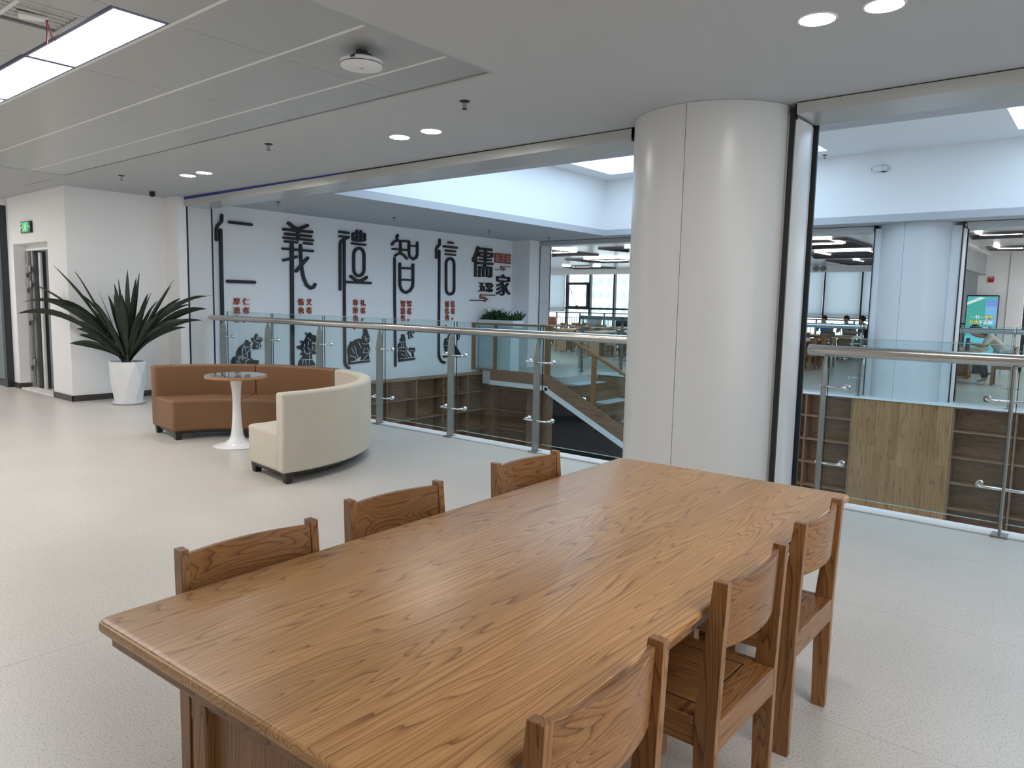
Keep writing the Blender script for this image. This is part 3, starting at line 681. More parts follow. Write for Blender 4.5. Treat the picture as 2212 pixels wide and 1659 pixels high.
cr_ = Vector((math.cos(0.76), math.sin(0.76), 0)); cd_ = Vector((-math.sin(0.76), math.cos(0.76), 0))
for i, (a, b, d) in enumerate(tips+[(a*random.uniform(.72, .98)+random.uniform(-.12, .12), b*random.uniform(.72, .96), random.uniform(-.4, .4)) for a, b, d in tips[:30]]):
    dd = d*0.7
    while True:
        tip = cr_*a+cd_*dd+Vector((0, 0, b)); wx, wy = tip.x-10.73, tip.y+4.53
        if wx > -11.33 or wy < 3.9 or dd < -0.8: break
        dd -= 0.05
    st = cr_*(a*0.03+random.uniform(-.02, .02))+cd_*(d*0.06)+Vector((0, 0, random.uniform(0.0, 0.16)))
    st.z = max(st.z, 0.0)
    ln = (tip-st).length
    obj('leaf', strap_leaf(st, tip, random.uniform(0.085, 0.112), (0.05 if b > 1.0 else 0.11)*ln*(0.4+abs(a)), (random.choice((-1, 1))*random.uniform(0.5, 1.0) if abs(a) < 0.4 else random.choice((-1, -1, 1))*random.uniform(0.7, 1.25))), LEAF, pl, world=False, ang=2.0)
obj('stem', M().tube([(0, 0, -0.05), (0.01, 0, 0.12), (0.0, 0.01, 0.26)], [0.045, 0.04, 0.02], 10), LEAF, pl, world=False)

# ================================================================== glass railings
def railing(nm, label, x0, x1, y, posts, rail0, rail1, gy, grp='glass railings round the void', dark=False, zc=1.207, n_sign=1):
    r = thing(nm, label, 'railing', ((x0+x1)/2, y, 0), 0, grp)
    RR = 0.042
    obj('handrail', M().tube([(rail0, y, zc), (rail0+0.02, y, zc)]+[(rail0+(rail1-rail0)*k/8, y, zc) for k in range(1, 8)]+[(rail1, y, zc)], RR, 24), STEEL, r, ang=0.8)
    for px in posts:
        t = 0.007
        prof = [(-0.05, 0), (0.05, 0), (0.05, 0.98), (0.038, 1.09), (0.018, 1.155), (-0.018, 1.155), (-0.038, 1.09), (-0.05, 0.98)]
        pst = obj('post', M().prism([(y+a, b) for a, b in prof], px-t, px+t, 'yz').box(px-0.05, px+0.05, y-0.06, y+0.06, 0.0, 0.014).tube([(px, y, 1.15), (px, y, zc-RR+0.004)], 0.012, 8), STEEL_P, r, bevel=0.002)
        for z in (0.93, 0.33):
            L = 0.15; gs_ = 0.045*n_sign
            cy = y-0.02*n_sign
            ends = [(-L if px-L > x0 else -0.02), (L if px+L < x1 else 0.02)]
            pts = [(px+ends[0], gy-0.006*n_sign, z), (px+ends[0], cy+gs_*0.8, z), (px+ends[0]*0.93, cy+0.004*n_sign, z), (px+ends[0]*0.8, cy, z), (px+ends[1]*0.8, cy, z), (px+ends[1]*0.93, cy+0.004*n_sign, z), (px+ends[1], cy+gs_*0.8, z), (px+ends[1], gy-0.006*n_sign, z)]
            cl = obj('clamp', M().tube(pts, 0.0095, 10), CHROME, pst, ang=0.9)
        for z in (0.93, 0.33):
            for e in (-0.15, 0.15):
                if x0 < px+e < x1: obj('glass_pad', M().tube([(px+e, gy-0.018*n_sign, z), (px+e, gy+0.018*n_sign, z)], 0.024, 14), CHROME, pst)
    edges = [x0]+[p for p in posts if x0+0.05 < p < x1-0.05]+[x1]
    for a, b in zip(edges[:-1], edges[1:]):
        a2, b2 = a+0.022, b-0.022
        g = obj('glass_pane', box(a2, b2, gy-0.006, gy+0.006, 0.075, 1.305), GLASS, r)
        for q0, q1, z0, z1, mt in ((a2-0.004, a2, 0.075, 1.305, GEDGED), (b2, b2+0.004, 0.075, 1.305, GEDGED), (a2, b2, 1.305, 1.309, GEDGE), (a2, b2, 0.070, 0.075, GEDGE)):
            obj('edge', box(q0, q1, gy-0.006, gy+0.006, z0, z1), mt, g)
    return r
PX = [-4.54-1.22*k for k in range(6)]
railing('glass_railing', 'glass railing with steel handrail between the wall pier and the white column', -10.66, -3.22, YR-0.02, PX[::-1], -10.96, -3.24, 6.0)
railing('glass_railing', 'glass railing with steel handrail right of the white column', -1.74, 5.9, YR-0.02, [-1.73, -0.51, 0.71, 1.93, 3.15, 4.37], -1.86, 5.9, 6.0)
railing('glass_railing', 'far glass railing across the void from the stair head to the second column', -9.47, -3.42, 13.95, [-9.40, -8.36, -7.14, -5.92, -4.70, -3.48], -9.47, -3.416, 13.9, zc=1.235, n_sign=-1)
railing('glass_railing', 'far glass railing in front of the digital screen', -1.99, 5.9, 13.95, [-1.25, -0.03, 1.19, 2.41, 3.63], -1.99, 5.9, 13.9, zc=1.235, n_sign=-1)

# ================================================================== built-in shelves, stairs
ROWS = [-0.485, -0.905, -1.335, -1.765, -2.195, -2.625, -3.05]
bs = thing('bookshelf', 'long empty oak bookshelf built in below the white character wall', 'bookshelf', (-11.2, 9.4, ZL))
obj('top_board', box(XW, -11.08, 6.07, 12.76, -0.095, -0.065), S_Y, bs, bevel=0.003)
obj('back_panel', box(XW+0.002, XW+0.014, 6.07, 12.74, ZL, -0.095), S_Y, bs)
for k in range(9):
    y = (12.744 if k == 0 else 12.0-0.79*(k-1))
    obj('upright', box(XW+0.014, -11.1, y-0.012, y+0.012, ZL, -0.095), S_Z, bs, bevel=0.002)
for z in ROWS:
    obj('shelf', box(XW+0.014, -11.105, 6.07, 12.74, z-0.012, z+0.012), S_Y, bs, bevel=0.002)
ls = thing('bookshelf', 'low oak shelf niche under the stair landing', 'bookshelf', (-10.4, 12.85, ZL))
obj('upright', box(-11.08, -10.985, 12.70, 13.0, ZL, -0.31), S_Z, ls, bevel=0.002)
obj('upright', box(-9.99, -9.05, 12.70, 13.0, ZL, -0.31), S_Z, ls, bevel=0.002)
obj('back_panel', box(-10.985, -9.99, 12.98, 13.0, ZL, -0.31), S_X, ls)
obj('head_board', box(-10.985, -9.99, 12.70, 12.98, -0.43, -0.31), S_X, ls)
for z in ROWS[1:]: obj('shelf', box(-10.985, -9.99, 12.71, 12.98, z-0.012, z+0.012), S_X, ls, bevel=0.002)
fa = thing('bookshelf', 'empty oak bookshelf under the far floor, left of the plank panel', 'bookshelf', (-4.4, 14.0, ZL))
fb = thing('bookshelf', 'empty oak bookshelf under the far floor, right of the plank panel', 'bookshelf', (0.5, 14.0, ZL))
def far_shelf(t, ups, x0, x1):
    obj('top_board', box(x0, x1, 13.85, 14.18, -0.045, -0.022), S_X, t, bevel=0.002)
    obj('back_panel', box(x0, x1, 14.16, 14.18, ZL, -0.045), S_X, t)
    for u in ups: obj('upright', box(u-0.014, u+0.014, 13.852, 14.16, ZL, -0.045), S_Z, t, bevel=0.002)
    for z in [-0.425, -0.86, -1.29, -1.72, -2.15, -2.58, -3.0]: obj('shelf', box(x0, x1, 13.862, 14.16, z-0.014, z+0.014), S_X, t, bevel=0.002)
far_shelf(fa, [-4.55, -4.33, -3.535], -4.56, -3.52)
far_shelf(fb, [-1.966, -1.11, -0.25, 0.61, 1.47, 2.33], -1.98, 2.34)
pp = thing('plank_panel', 'solid oak plank panel between the two far bookshelves', 'panel', (-2.75, 14.0, ZL))
obj('backing', box(-3.518, -1.982, 13.87, 13.9, ZL, -0.022), S_Z, pp)
xx = -3.518; wds = [0.20, 0.19, 0.11, 0.11, 0.14, 0.33, 0.24, 0.216]
rp = random.Random(3)
PLK = [wood('plank_oak_pale', 'z', (0.50, 0.275, 0.118), (0.45, 0.238, 0.098), (0.32, 0.155, 0.062), 0.45, 0.9, rings=4),
       wood('plank_oak_warm', 'z', (0.45, 0.235, 0.095), (0.40, 0.20, 0.08), (0.28, 0.127, 0.05), 0.45, 0.9, rings=5)]
for i, wd in enumerate(wds):
    z = -0.022; cuts = [rp.uniform(0.35, 1.2)]
    while z > ZL:
        ln = cuts.pop() if cuts else rp.uniform(0.7, 1.5)
        z1 = max(ZL, z-ln)
        obj('plank', box(xx+0.0008, xx+wd-0.0008, 13.85+rp.uniform(0, 0.0015), 13.87, z1+0.0008, z-0.0008), PLK[rp.randint(0, 1)], pp)
        z = z1
    xx += wd
# cladding of the slab edge behind the stairs
cw = struct('wall_stair_back', box(-8.9, -4.56, 13.87, 13.95, ZL, -0.022), S_X)
for k in range(4): obj('panel', box(-8.9+1.085*k+0.002, -8.9+1.085*(k+1)-0.002, 13.852, 13.87, ZL, -0.03), S_X, cw)
# landing and stairs
ld = struct('floor_4', M().box(-11.075, -8.9, 12.44, 14.2, -0.3, 0.0).box(XW, -11.075, 12.77, 14.2, -0.3, 0.0), FLOOR)
YS0 = 12.40
sta = thing('staircase', 'oak staircase going down from the landing with glass balustrade', 'stairs', (-9.2, 12.9, 0))
obj('bottom_rail', box(XW+0.002, -10.82, YS0+0.002, YS0+0.048, 0.0, 0.045), S_X, sta, bevel=0.003)
obj('landing_band', box(-10.82, -9.2, YS0, YS0+0.04, -0.205, 0.045), S_X, sta, bevel=0.003)
obj('landing_edge', box(-10.82, -9.2, YS0-0.012, YS0+0.04, -0.305, -0.205), KERB, sta)
SL = -0.478
def zs(x, z0): return z0+SL*(x+9.2)
XE = -4.75
def slopebar(x0, x1, zt, zb, y0, y1): return M().prism([(x0, zs(x0, zb)), (x1, zs(x1, zb)), (x1, zs(x1, zt)), (x0, zs(x0, zt))], y0, y1, 'xz')
obj('stringer', slopebar(-9.2, XE, 0.05, -0.255, YS0, YS0+0.05), S_X, sta, bevel=0.003)
obj('stringer_edge', slopebar(-9.27, XE, -0.255, -0.375, YS0-0.012, YS0+0.05), KERB, sta)
obj('stringer', slopebar(-8.9, XE, 0.05, -0.3, 13.79, 13.84), S_X, sta)
for k in range(12):
    x0 = -8.93+0.335*k; z = -0.16*(k+1)
    tr = obj('tread', box(x0, x0+0.36, YS0+0.05, 13.79, z-0.04, z), S_Y, sta, bevel=0.004)
    if k % 2 == 0: obj('white_pad', box(x0+0.02, x0+0.345, YS0+0.30, 13.70, z, z+0.012), KERB, tr, bevel=0.003)
    obj('riser', box(x0, x0+0.02, YS0+0.05, 13.79, z, z+0.12), S_Y, sta)
bl = obj('handrail', box(XW+0.002, -9.15, YS0-0.01, YS0+0.06, 1.035, 1.085), W_X, sta, bevel=0.006)
obj('handrail', slopebar(-9.2, XE, 1.09, 1.035, YS0-0.01, YS0+0.06), W_X, sta, bevel=0.006)
for a, b in ((XW+0.002, XW+0.09), (-10.74, -10.66), (-9.30, -9.17)):
    obj('baluster_post', box(a, b, YS0+0.002, YS0+0.048, 0.045, 1.035), W_Z, sta, bevel=0.003)
for x in (-8.12, -7.0, -5.9, -4.85):
    obj('baluster_post', M().prism([(x, zs(x, 0.05)), (x+0.1, zs(x+0.1, 0.05)), (x+0.1, zs(x+0.1, 1.035)), (x, zs(x, 1.035))], YS0+0.002, YS0+0.048, 'xz'), W_Z, sta, bevel=0.003)
for a, b in ((-11.31, -10.74), (-10.66, -9.30)): obj('glass_pane', box(a, b, YS0+0.02, YS0+0.03, 0.045, 1.035), GLASS, sta)
for a, b in ((-9.17, -8.12), (-8.02, -7.0), (-6.9, -5.9), (-5.8, -4.85)):
    obj('glass_pane', slopebar(a, b, 1.035, 0.05, YS0+0.02, YS0+0.03), GLASS, sta)
obj('newel_panel', box(-9.30, -9.09, YS0+0.05, YS0+0.12, ZL, -0.375), S_Z, sta)
sw = struct('wall_stair_under', M().prism([(-9.09, ZL), (XE, ZL), (XE, zs(XE, -0.375)), (-9.09, zs(-9.09, -0.375))], YS0+0.06, YS0+0.12, 'xz'), DARK_FILL)  # near-black sheet closing the unlit space under the stairs
for k in range(4):
    for j in range(6):
        x0 = -9.09+1.08*k; z0 = ZL+0.6*j; x1 = x0+1.07; z1 = z0+0.594
        top = min(z1, zs(x1, -0.376))
        if top > z0+0.05: obj('stone_panel', M().prism([(x0, z0), (x1, z0), (x1, top), (x0, min(z1, zs(x0, -0.376)))], YS0+0.048, YS0+0.06, 'xz'), DARK_FILL, sw)
# planter on the landing
pw = thing('planter', 'white trough planter on a white plinth behind the wooden stair rail', 'planter', (-10.85, 12.75, 0))
obj('plinth', box(-11.36, -10.42, 12.62, 12.92, 0, 0.98), PAINT, pw)
obj('trough', M().box(-11.37, -10.32, 12.58, 12.60, 0.98, 1.14).box(-11.37, -10.32, 12.92, 12.94, 0.98, 1.14).box(-11.37, -11.35, 12.60, 12.92, 0.98, 1.14).box(-10.34, -10.32, 12.60, 12.92, 0.98, 1.14).box(-11.35, -10.34, 12.60, 12.92, 0.98, 1.0), WHITE_C, pw, bevel=0.003)
obj('soil', box(-11.35, -10.34, 12.60, 12.92, 1.0, 1.11), SOIL, pw)
fo = M(); rf = random.Random(5)
for k in range(620):
    x = rf.uniform(-11.34, -10.35); mound = 0.75+0.35*math.sin(x*9.0)+0.2*math.sin(x*23); y = rf.uniform(12.60, 12.92); a = rf.uniform(0, 2*PI)
    tall = rf.random() < 0.16
    ln = rf.uniform(0.26, 0.40) if tall else rf.uniform(0.10, 0.25); ln *= mound; lean = rf.uniform(0.1, 0.6)*ln*(1.6 if tall else 1.2)
    b = Vector((x, y, 1.10)); tip = b+Vector((math.cos(a)*lean, math.sin(a)*lean, ln*(0.8 if tall else 1)))
    tip.x = max(tip.x, XW+0.02)
    lf_ = strap_leaf(b, tip, 0.018 if tall else rf.uniform(0.04, 0.08), 0.1*ln if tall else 0.02, rf.uniform(-1, 1), 4); fo.join(lf_)
pf = obj('planter_foliage', fo, LEAF2, None, ang=2.0); tag(pf, 'dense low green plants filling the white trough planter', 'plants', kind='stuff')

# ================================================================== lettering and reliefs on the character wall
STROKES={
'benevolence': [(0.045,[(6.36,2.843),(6.354,2.747),(6.281,2.671),(6.261,2.609),(6.26,2.444)]),(0.052,[(6.332,2.606),(6.331,1.241),(6.325,0.451)]),(0.046,[(6.49,2.747),(6.883,2.743)]),(0.053,[(6.439,1.786),(6.924,1.787)])],
'righteousness': [(0.056,[(7.604,2.835),(7.715,2.771),(7.808,2.758),(7.892,2.787),(7.993,2.832)]),(0.05,[(7.507,2.722),(8.087,2.725)]),(0.066,[(7.798,2.752),(7.795,2.577)]),(0.048,[(7.541,2.647),(8.065,2.647)]),(0.043,[(7.505,2.579),(8.107,2.579)]),(0.042,[(7.529,2.516),(7.774,2.518)]),(0.043,[(7.92,2.515),(8.085,2.514)]),(0.043,[(7.487,2.388),(8.105,2.386)]),(0.067,[(7.666,2.514),(7.662,2.066),(7.652,0.326)]),(0.048,[(7.499,2.189),(7.636,2.227),(7.76,2.266)]),(0.058,[(7.846,2.47),(7.848,2.253),(7.862,2.094),(7.902,1.9),(7.964,1.776),(8.049,1.72),(8.114,1.74),(8.147,1.791)]),(0.058,[(7.991,2.257),(7.751,2.013)])],
'propriety': [(0.042,[(8.698,2.782),(8.908,2.779)]),(0.039,[(8.698,2.701),(8.913,2.702)]),(0.049,[(8.89,2.691),(8.784,2.645),(8.726,2.604),(8.712,2.547),(8.707,1.715)]),(0.051,[(8.808,2.666),(8.803,1.501),(8.807,0.958),(8.809,0.346),(8.83,0.274),(8.883,0.227),(8.907,0.221)]),(0.047,[(9.008,2.766),(9.008,2.663)]),(0.047,[(9.104,2.839),(9.103,2.651)]),(0.047,[(9.201,2.84),(9.2,2.659)]),(0.048,[(9.298,2.786),(9.298,2.681)]),(0.04,[(9.02,2.779),(9.152,2.799),(9.274,2.794)]),(0.034,[(9.02,2.716),(9.292,2.733)]),(0.043,[(9.02,2.656),(9.152,2.653),(9.28,2.67)]),(0.042,[(8.99,2.591),(9.31,2.586)]),(0.057,[(9.03,2.383),(9.04,2.43),(9.067,2.471),(9.107,2.5),(9.154,2.513),(9.202,2.507),(9.242,2.483),(9.269,2.445),(9.279,2.399),(9.278,2.116),(9.269,2.068),(9.241,2.027),(9.2,1.999),(9.153,1.987),(9.105,1.995),(9.065,2.019),(9.038,2.058),(9.029,2.104),(9.03,2.383)]),(0.059,[(8.957,1.97),(9.065,1.912),(9.161,1.887),(9.259,1.919),(9.34,1.966)]),(0.047,[(8.826,1.861),(9.44,1.858)])],
'wisdom': [(0.053,[(10.136,2.838),(10.113,2.801),(10.125,2.748)]),(0.044,[(9.989,2.641),(10.024,2.688),(10.083,2.719),(10.155,2.729),(10.446,2.738)]),(0.054,[(10.215,2.684),(10.216,2.479)]),(0.039,[(10.001,2.555),(10.423,2.56)]),(0.044,[(10.073,2.425),(10.144,2.469),(10.216,2.483),(10.301,2.457),(10.387,2.385)]),(0.052,[(10.446,2.733),(10.448,2.493),(10.473,2.422),(10.56,2.387),(10.648,2.424),(10.679,2.49),(10.677,2.732)]),(0.036,[(10.447,2.656),(10.677,2.659)]),(0.049,[(10.058,2.371),(10.063,1.521),(10.076,0.929),(10.086,0.2)]),(0.059,[(10.199,2.271),(10.201,1.848),(10.244,1.75),(10.317,1.706),(10.379,1.699),(10.478,1.738),(10.552,1.823),(10.561,1.906),(10.559,2.272)]),(0.043,[(10.199,2.189),(10.559,2.195)]),(0.038,[(10.201,1.956),(10.561,1.959)])],
'trust': [(0.052,[(11.326,2.838),(11.327,2.739),(11.241,2.667),(11.229,2.619),(11.231,2.459)]),(0.049,[(11.32,2.606),(11.327,1.541),(11.327,0.841),(11.333,0.379),(11.359,0.294),(11.426,0.22),(11.52,0.197)]),(0.046,[(11.599,2.807),(11.731,2.805)]),(0.046,[(11.456,2.71),(11.859,2.71)]),(0.042,[(11.512,2.624),(11.811,2.629)]),(0.04,[(11.513,2.55),(11.812,2.55)]),(0.057,[(11.53,2.35),(11.539,2.392),(11.565,2.428),(11.605,2.454),(11.653,2.465),(11.701,2.46),(11.742,2.438),(11.77,2.405),(11.78,2.364),(11.79,1.804),(11.781,1.762),(11.754,1.725),(11.713,1.701),(11.665,1.691),(11.617,1.698),(11.576,1.721),(11.548,1.756),(11.538,1.797),(11.53,2.35)])],
}
PHRASES=[
('benevolent',0.11,0.115,[('仁',6.766,1.461),('者',6.763,1.311),('，',6.733,1.147),('厚',6.597,1.459),('道',6.594,1.311),('也',6.585,1.169)]),
('righteous',0.118,0.134,[('义',8.017,1.47),('者',8.015,1.319),('情',7.844,1.468),('也',7.842,1.318)]),
('courteous',0.118,0.143,[('礼',9.253,1.471),('者',9.253,1.324),('，',9.244,1.161),('尊',9.073,1.475),('重',9.072,1.329),('也',9.072,1.178),('。',9.055,0.998)]),
('wise',0.13,0.168,[('智',10.463,1.473),('者',10.464,1.316),('，',10.45,1.15),('智',10.291,1.471),('慧',10.292,1.32),('也',10.287,1.177)]),
('trusty',0.134,0.185,[('信',11.758,1.478),('者',11.761,1.327),('，',11.756,1.169),('诚',11.577,1.476),('信',11.579,1.326),('也',11.582,1.184),('。',11.557,1.003)]),
]
BOXES={
'儒': (12.355, 13.071, 2.104, 2.792) ,
'家': (13.206, 13.715, 1.699, 2.199) ,
'五': (12.595, 12.827, 1.782, 1.978) ,
'常': (12.849, 13.076, 1.767, 1.987) ,
'tag': (13.135, 13.729, 2.457, 2.683) ,
'c1': (13.152, 13.702, 2.291, 2.392) ,
'c2': (12.321, 13.17, 1.557, 1.716) ,
}
RELIEFS={
'seated_sage': ([(6.476,0.407),(6.486,0.484),(6.512,0.529),(6.571,0.542),(6.572,0.604),(6.607,0.68),(6.676,0.732),(6.728,0.762),(6.75,0.812),(6.78,0.807),(6.801,0.779),(6.843,0.766),(6.813,0.736),(6.838,0.696),(6.824,0.673),(6.827,0.61),(6.825,0.507),(6.876,0.469),(6.986,0.456),(6.971,0.405),(6.979,0.317),(6.475,0.345)],[[(6.701,0.731),(6.665,0.623),(6.672,0.553),(6.722,0.496)],[(6.718,0.707),(6.733,0.629)],[(6.622,0.555),(6.688,0.505)],[(6.612,0.524),(6.688,0.482)],[(6.596,0.541),(6.627,0.422)],[(6.82,0.657),(6.732,0.574)],[(6.767,0.58),(6.748,0.495)],[(6.565,0.472),(6.593,0.424)],[(6.747,0.464),(6.72,0.418)],[(6.799,0.485),(6.756,0.471)],[(6.726,0.691),(6.829,0.696)]]),
'flame': ([(6.871,0.655),(6.873,0.71),(6.9,0.757),(6.857,0.805),(6.854,0.844),(6.905,0.835),(6.933,0.913),(6.955,0.917),(6.998,0.849),(7.05,0.844),(7.049,0.784),(7.005,0.762),(7.035,0.713),(7.02,0.666),(6.959,0.648)],[[(6.963,0.881),(6.936,0.827),(6.997,0.825),(6.963,0.881)],[(6.888,0.82),(6.909,0.78),(6.961,0.763),(7.004,0.714),(6.994,0.667),(6.95,0.676),(6.951,0.716),(6.925,0.701)]]),
'bearer': ([(7.774,0.34),(7.804,0.414),(7.883,0.494),(7.825,0.522),(7.835,0.555),(7.883,0.536),(7.845,0.605),(7.758,0.633),(7.749,0.675),(7.836,0.689),(7.876,0.721),(7.818,0.747),(7.837,0.772),(7.906,0.762),(7.966,0.869),(7.927,0.903),(7.942,0.92),(7.986,0.877),(8.011,0.919),(8.051,0.909),(8.065,0.876),(8.135,0.866),(8.17,0.814),(8.174,0.729),(8.143,0.662),(8.173,0.593),(8.141,0.509),(8.091,0.528),(8.061,0.546),(8.07,0.41),(8.129,0.339),(8.139,0.305),(7.773,0.324)],[[(7.905,0.712),(7.884,0.62),(7.923,0.552)],[(7.963,0.659),(8.012,0.59)],[(7.884,0.57),(7.962,0.525),(8.032,0.556)],[(8.012,0.548),(7.999,0.337)],[(7.833,0.425),(8.07,0.423)],[(7.921,0.417),(7.93,0.332)],[(7.872,0.411),(7.851,0.337)],[(8.063,0.665),(8.092,0.63),(8.072,0.597)],[(8.133,0.713),(8.153,0.628),(8.122,0.561)],[(7.975,0.819),(8.005,0.793),(8.034,0.758)],[(7.984,0.743),(7.984,0.692)],[(8.084,0.749),(8.063,0.698)]]),
'pupils': ([(8.894,0.288),(8.894,0.435),(8.875,0.541),(8.889,0.624),(8.954,0.727),(9.02,0.73),(9.039,0.714),(9.046,0.761),(9.119,0.765),(9.138,0.78),(9.205,0.773),(9.205,0.699),(9.225,0.656),(9.232,0.815),(9.266,0.878),(9.259,0.963),(9.34,0.968),(9.381,0.865),(9.415,0.8),(9.408,0.725),(9.38,0.683),(9.408,0.607),(9.417,0.488),(9.38,0.474),(9.417,0.348),(9.417,0.316),(9.164,0.301)],[[(8.967,0.6),(9.032,0.493)],[(9.032,0.64),(9.071,0.533)],[(8.927,0.455),(9.045,0.429),(9.071,0.385)],[(9.071,0.512),(9.137,0.382)],[(9.225,0.688),(9.299,0.664),(9.38,0.683)],[(9.285,0.59),(9.245,0.495)],[(9.339,0.588),(9.408,0.499)],[(9.245,0.495),(9.408,0.494)],[(9.353,0.459),(9.231,0.346)],[(9.299,0.824),(9.299,0.76),(9.394,0.779)],[(9.326,0.76),(9.34,0.716)],[(8.939,0.338),(9.407,0.354)],[(9.125,0.712),(9.205,0.592)]]),
'scholar': ([(10.171,0.279),(10.178,0.369),(10.155,0.426),(10.177,0.515),(10.155,0.572),(10.162,0.639),(10.221,0.682),(10.206,0.727),(10.25,0.771),(10.25,0.838),(10.325,0.842),(10.355,0.723),(10.371,0.598),(10.448,0.528),(10.486,0.561),(10.624,0.545),(10.64,0.475),(10.586,0.454),(10.602,0.362),(10.634,0.349),(10.634,0.303),(10.373,0.287)],[[(10.176,0.683),(10.356,0.678)],[(10.236,0.648),(10.244,0.557)],[(10.296,0.646),(10.304,0.567)],[(10.162,0.56),(10.341,0.566),(10.448,0.494)],[(10.192,0.503),(10.327,0.487),(10.417,0.506)],[(10.237,0.434),(10.312,0.397)],[(10.372,0.463),(10.358,0.339)],[(10.418,0.461),(10.525,0.342)],[(10.208,0.334),(10.618,0.35)],[(10.486,0.492),(10.633,0.487)],[(10.388,0.417),(10.449,0.346)]]),
'bamboo': ([(10.392,0.835),(10.445,0.891),(10.46,0.936),(10.583,0.934),(10.606,0.854),(10.537,0.861),(10.584,0.757),(10.53,0.776),(10.499,0.833),(10.484,0.737),(10.454,0.743),(10.453,0.857)],[[(10.506,0.901),(10.553,0.798)],[(10.468,0.879),(10.469,0.777)]]),
'reader': ([(11.476,0.307),(11.476,0.361),(11.534,0.418),(11.489,0.599),(11.521,0.718),(11.614,0.74),(11.622,0.799),(11.69,0.822),(11.759,0.797),(11.796,0.675),(11.85,0.552),(11.921,0.489),(12.048,0.337),(12.048,0.3),(11.854,0.308)],[[(11.572,0.693),(11.659,0.618)],[(11.506,0.575),(11.711,0.544)],[(11.576,0.441),(11.713,0.472)],[(11.607,0.632),(11.658,0.666)]]),
'leaf': ([(11.888,0.855),(11.994,0.853),(11.987,0.755),(11.953,0.671),(11.909,0.696)],[[(11.933,0.817),(11.944,0.708)]]),
}
LEDS=[
('a',[(-12.03,16.26),(-11.94,17.29),(-11.94,18.42),(-12.53,18.17),(-13.57,18.34)],[[(-11.72,15.89),(-11.67,16.9)],[(-12.66,17.11),(-11.77,17.01)]]),
('b',[(-14.11,19.8),(-13.42,19.89),(-12.02,20.29),(-12.91,21.81),(-13.83,21.78),(-14.1,21.2)],[[(-13.27,19.67),(-13.27,20.86)],[(-13.24,20.87),(-12.35,20.85)],[(-13.18,19.57),(-12.23,19.8)],[(-12.09,19.64),(-11.93,20.14)]]),
('c',[(-16.82,23.44),(-15.65,23.54),(-15.46,25.16),(-17.38,25.1)],[[(-16.59,23.11),(-16.42,23.67)],[(-16.31,23.61),(-15.33,23.81)]]),
('d',[(-10.6,16.34),(-9.69,16.35),(-10.41,17.57),(-10.53,16.92)],[[(-9.78,16.32),(-9.63,16.26)]]),
('e',[(-5.11,15.94),(-4.75,16.06),(-4.47,16.2),(-4.51,18.37),(-5.86,18.32)],[[(-5.07,15.83),(-4.81,15.95)],[(-4.75,15.83),(-4.75,17.04)],[(-5.48,17.12),(-4.81,17.18)]]),
('f',[(-6.46,20.22),(-6.04,19.56),(-4.7,19.57),(-5.27,21.93),(-6.85,21.81)],[[(-6.07,19.35),(-4.88,19.36)],[(-6.09,19.46),(-6.05,20.51)],[(-4.85,19.37),(-4.82,20.09)]]),
('g',[(-6.87,22.97),(-6.41,23.14),(-5.58,23.16),(-6.11,25.4),(-6.86,25.24)],[[(-6.03,22.71),(-5.99,23.51)]]),
('h',[(-2.29,16.12),(-1.46,16.18),(-1.53,17.09),(-2.38,17.14)],[[(-2.13,15.74),(-2.11,16.34)],[(-2.1,16.35),(-1.47,16.39)]]),
('i',[(-2.42,19.61),(-1.74,19.59),(-1.83,20.63),(-2.45,20.35)],[[(-2.23,19.2),(-2.2,19.85)],[(-2.18,19.86),(-1.76,19.92)]]),
]
MULTI={
'pupils': [[(8.894,0.33),(8.894,0.435),(8.875,0.541),(8.889,0.624),(8.954,0.727),(9.02,0.73),(9.039,0.714),(9.046,0.761),(9.119,0.765),(9.138,0.78),(9.205,0.773),(9.212,0.699),(9.225,0.56),(9.245,0.452),(9.071,0.375),(9.005,0.335)],[(9.225,0.656),(9.232,0.815),(9.266,0.878),(9.259,0.963),(9.34,0.968),(9.381,0.865),(9.415,0.8),(9.408,0.725),(9.38,0.683),(9.408,0.607),(9.417,0.488),(9.38,0.474),(9.417,0.351),(9.191,0.346),(9.251,0.484)],[(8.894,0.283),(8.894,0.33),(9.417,0.351),(9.417,0.31),(9.164,0.301)]],
'scholar': [[(10.175,0.33),(10.155,0.426),(10.177,0.515),(10.155,0.572),(10.162,0.639),(10.221,0.682),(10.206,0.727),(10.25,0.771),(10.25,0.838),(10.325,0.842),(10.355,0.723),(10.371,0.598),(10.448,0.517),(10.387,0.485),(10.541,0.348),(10.449,0.34)],[(10.452,0.505),(10.486,0.561),(10.624,0.545),(10.64,0.475),(10.586,0.46),(10.603,0.354),(10.564,0.352),(10.54,0.456),(10.471,0.482)],[(10.171,0.279),(10.175,0.33),(10.634,0.355),(10.634,0.303),(10.373,0.287)]],
}

